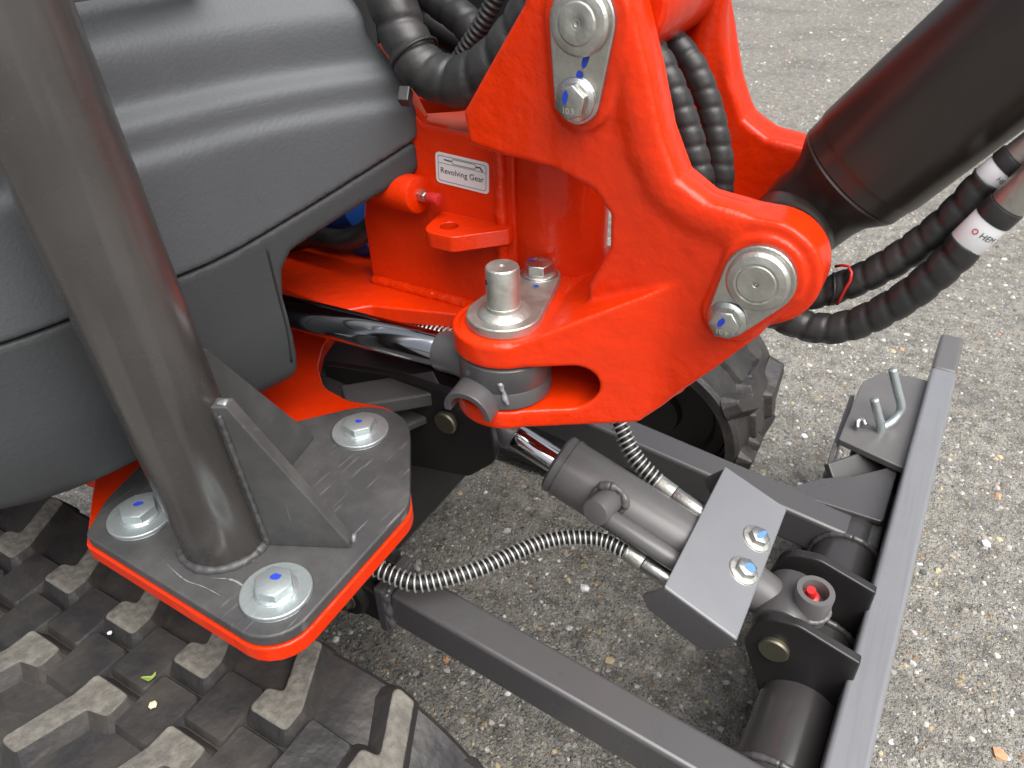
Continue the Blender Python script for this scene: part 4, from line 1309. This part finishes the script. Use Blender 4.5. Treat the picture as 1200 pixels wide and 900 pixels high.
# far wing with lock pins
poly = round_poly([(-.024, 1.012), (.074, .985), (.084, 1.245), (.010, 1.240), (-.018, 1.19)], [.003, 0, 0, .02, .05], 7)
v, f = prism(poly, .250, .261); WP = make('wing_plate', v, f, 'barrel', DB, smooth=True, auto=30, bevel=.0015, label='flat rounded bracket plate at the far end of the blade, holding two lock pins')
v, f = prism(round_poly([(.93, .06), (1.20, .06), (1.20, .235), (1.02, .246), (.93, .16)], [.01, .01, .03, .01, .03], 4), -.030, -.022)
v = v[:, [2, 0, 1]]; make('wing_side_plate', v, f, 'grey', DB, smooth=False, bevel=.001)
v, f = prism(round_poly([(-.075, .873), (.062, .873), (.066, 1.01), (.01, .952), (-.03, .925)], .006, 4), .238, .247); make('arm_gusset', v, f, 'grey', DB, smooth=False, bevel=.002)
v, f = bar((.0, 1.00, .246), (.058, .955, .170), .012, .10, up=(.3, .9, .3)); make('wing_gusset', v, f, 'grey', DB, smooth=False, bevel=.002)
cyl('wing_pipe', (.028, .93, .17), (.036, 1.24, .17), .040, 'grey', DB, n=40, prof=[(0, 0), (.040, 0), (.040, .01), (.036, .012), (.036, .30), (0, .31)])
mb = MB(); mb.add(*bar((.060, 1.0, .215), (.066, 1.2, .215), .03, .06)); mb.build('wing_block', ['black'], DB, smooth=False, bevel=.004)
for pts, lab in (([(.019, 1.10, .351), (.033, 1.10, .3205), (.0455, 1.10, .293), (.0470, 1.097, .280), (.0405, 1.085, .266), (.030, 1.070, .262), (.022, 1.062, .250)], 'longer bent zinc lock pin in the bracket plate'),
                 ([(.007, 1.06, .316), (.017, 1.06, .294), (.027, 1.06, .272), (.029, 1.058, .262), (.026, 1.055, .250)], 'shorter bent zinc lock pin in the bracket plate')):
    plain_hose('lock_pin', pts, .0066, WP, 'zinc_pale', lab, step=.003)
plain_hose('lock_ring', [(-.004, 1.046, .266), (-.006, 1.052, .274), (.000, 1.060, .274), (.006, 1.056, .268)], .0045, WP, 'zinc', step=.002)

# ---- lift cylinder
la, lb = np.array((-.445, .632, .4275)), np.array((-.017, .632, .283))
ld = (lb - la) / np.linalg.norm(lb - la)
def lc(x): return la + (lb - la) * ((x - la[0]) / (lb[0] - la[0]))
LC = cyl('lift_cylinder', lc(-.318), lc(-.085), .0345, 'barrel', EX, n=56, label='grey blade lift cylinder between the two arms',
         prof=[(0, 0), (.0355, 0), (.0375, .002), (.0385, .003), (.0385, .010), (.0373, .0105), (.0373, .0125), (.0392, .013), (.0392, .017), (.0380, .0175), (.0380, .246), (0, .246)], auto=25)
cyl('lift_rod', lc(-.385), lc(-.31), .0165, 'chrome', LC, n=44, c=.001)
cyl('rod_eye', (la[0], .606, la[2]), (la[0], .658, la[2]), .030, 'grey', LC, c=.003)
cyl('rod_collar', lc(-.428), lc(-.376), .021, 'grey', LC, prof=[(0, 0), (.024, 0), (.024, .012), (.0205, .022), (.0205, .052), (.0185, .0545), (0, .0545)])
cyl('base_neck', lc(-.095), lc(-.03), .030, 'barrel', LC, prof=[(0, 0), (.034, 0), (.034, .02), (.028, .034), (.024, .07), (0, .07)])
cyl('base_eye', (-.017, .598, .283), (-.017, .666, .283), .032, 'grey', LC, c=.003)
pr = cyl('port_boss', (.004, .632, .288), (.006, .630, .333), .021, 'barrel', LC, prof=[(0, 0), (.021, 0), (.021, .042), (.0202, .0435), (.0145, .0435), (.0138, .042), (.0138, .024), (0, .024)], n=44)
cyl('red_plug', (.003, .632, .312), (.001, .626, .336), .006, 'redplug', LC, prof=[(0, 0), (.0095, 0), (.0095, .007), (.0055, .009), (.0055, .020), (.0048, .022), (0, .022)], label='red plastic plug in the open port')
ring_bead('weld_bead', (.004, .632, .300), (0, 0, 1), .0215, .003, 'barrel', LC)
cyl('port_block', (-.232, .602, .386), (-.236, .566, .392), .0165, 'barrel', LC, c=.002, n=34)
ring_bead('weld_bead', (-.232, .5995, .3865), (.1, -1, .15), .0195, .0042, 'barrel', LC, .3)
straight('port_tube', (-.228, .583, .376), (-.10, .583, .330), .0115, 'barrel', LC)
# folded cover plate
def cz(x): return .370 - .427 * (x + .135)
cvv = [(-.135, .523), (-.052, .523), (-.052, .741), (-.135, .741)]
v = [(x, y, cz(x) - .005) for x, y in cvv] + [(x, y, cz(x)) for x, y in cvv]
f = [(3, 2, 1, 0), (4, 5, 6, 7), (0, 1, 5, 4), (1, 2, 6, 5), (2, 3, 7, 6), (3, 0, 4, 7)]
CP = make('cover_plate', v, f, 'grey_sky_sheen', LC, smooth=False, bevel=.0022, seg=3, label='folded grey cover plate with two bolts over the lift cylinder')
poly = round_poly([(-.158, .340), (-.148, .322), (-.085, .292), (-.0545, .318), (-.0545, .331), (-.135, .366)], [.006, .01, .012, .004, 0, 0], 4)
v, f = prism(poly, .5232, .5282, 'y'); make('plate_flange', v, f, 'grey', CP if False else LC, smooth=False, bevel=.0012)
v, f = prism(poly, .7358, .7408, 'y'); make('plate_flange', v, f, 'grey', LC, smooth=False, bevel=.0012)
pn = np.array((.427, 0, 1.0)); pn /= np.linalg.norm(pn)
bolt('plate_bolt', (-.0705, .664, cz(-.0705)), pn, LC, r=.0108, h=.008, flange=.0178, fl_t=.0025, rot=.3, mats=('zinc', 'galv', 'blue_light'), mark=[(.05, .0, .85, .3, 1.2)])
bolt('plate_bolt', (-.0705, .609, cz(-.0705)), pn, LC, r=.0108, h=.008, flange=.0178, fl_t=.0025, rot=.6, mats=('zinc', 'galv', 'blue_light'), mark=[(.25, .05, .6, .55, .3)])
# ---- spring guarded lift hoses
S1 = [(-.505, .43, .352), (-.455, .412, .350), (-.404, .416, .340), (-.379, .428, .336), (-.338, .472, .336), (-.289, .546, .338), (-.237, .579, .338), (-.196, .580, .334)]
h = plain_hose('lift_hose', S1, .0078, EX, 'hose_dark', 'lower lift hose in a bright spring guard, arching over the near arm')
spring_guard('spring_guard', S1, .0100, .0013, .0068, h)
e = np.array((-.196, .580, .334)); d = np.array((.060, -.006, -.014)); d /= np.linalg.norm(d)
straight('hose_ferrule', e - d * .004, e + d * .020, .0108, 'galv', h); straight('hose_ferrule', e + d * .0205, e + d * .075, .0102, 'zinc', h)
S2 = [(-.30, .72, .48), (-.277, .705, .440), (-.255, .692, .410), (-.232, .682, .386), (-.198, .675, .366)]
h = plain_hose('lift_hose', S2, .0078, EX, 'hose_dark', 'upper lift hose in a spring guard, dropping below the bracket')
spring_guard('spring_guard', S2, .0104, .0014, .0070, h)
e = np.array((-.198, .675, .366)); d = np.array((.060, -.008, -.018)); d /= np.linalg.norm(d)
straight('hose_ferrule', e - d * .004, e + d * .022, .0112, 'galv', h); straight('hose_ferrule', e + d * .0225, e + d * .080, .0105, 'zinc', h)
# small spring guarded hose glimpsed behind the rod end
S3 = [(-.47, .56, .575), (-.42, .555, .582), (-.36, .553, .583), (-.32, .58, .57)]
h = plain_hose('frame_hose', S3, .0075, EX, 'hose_dark', 'spring-guarded hose glimpsed behind the swing rod end')
spring_guard('spring_guard', S3, .0100, .0014, .0058, h)
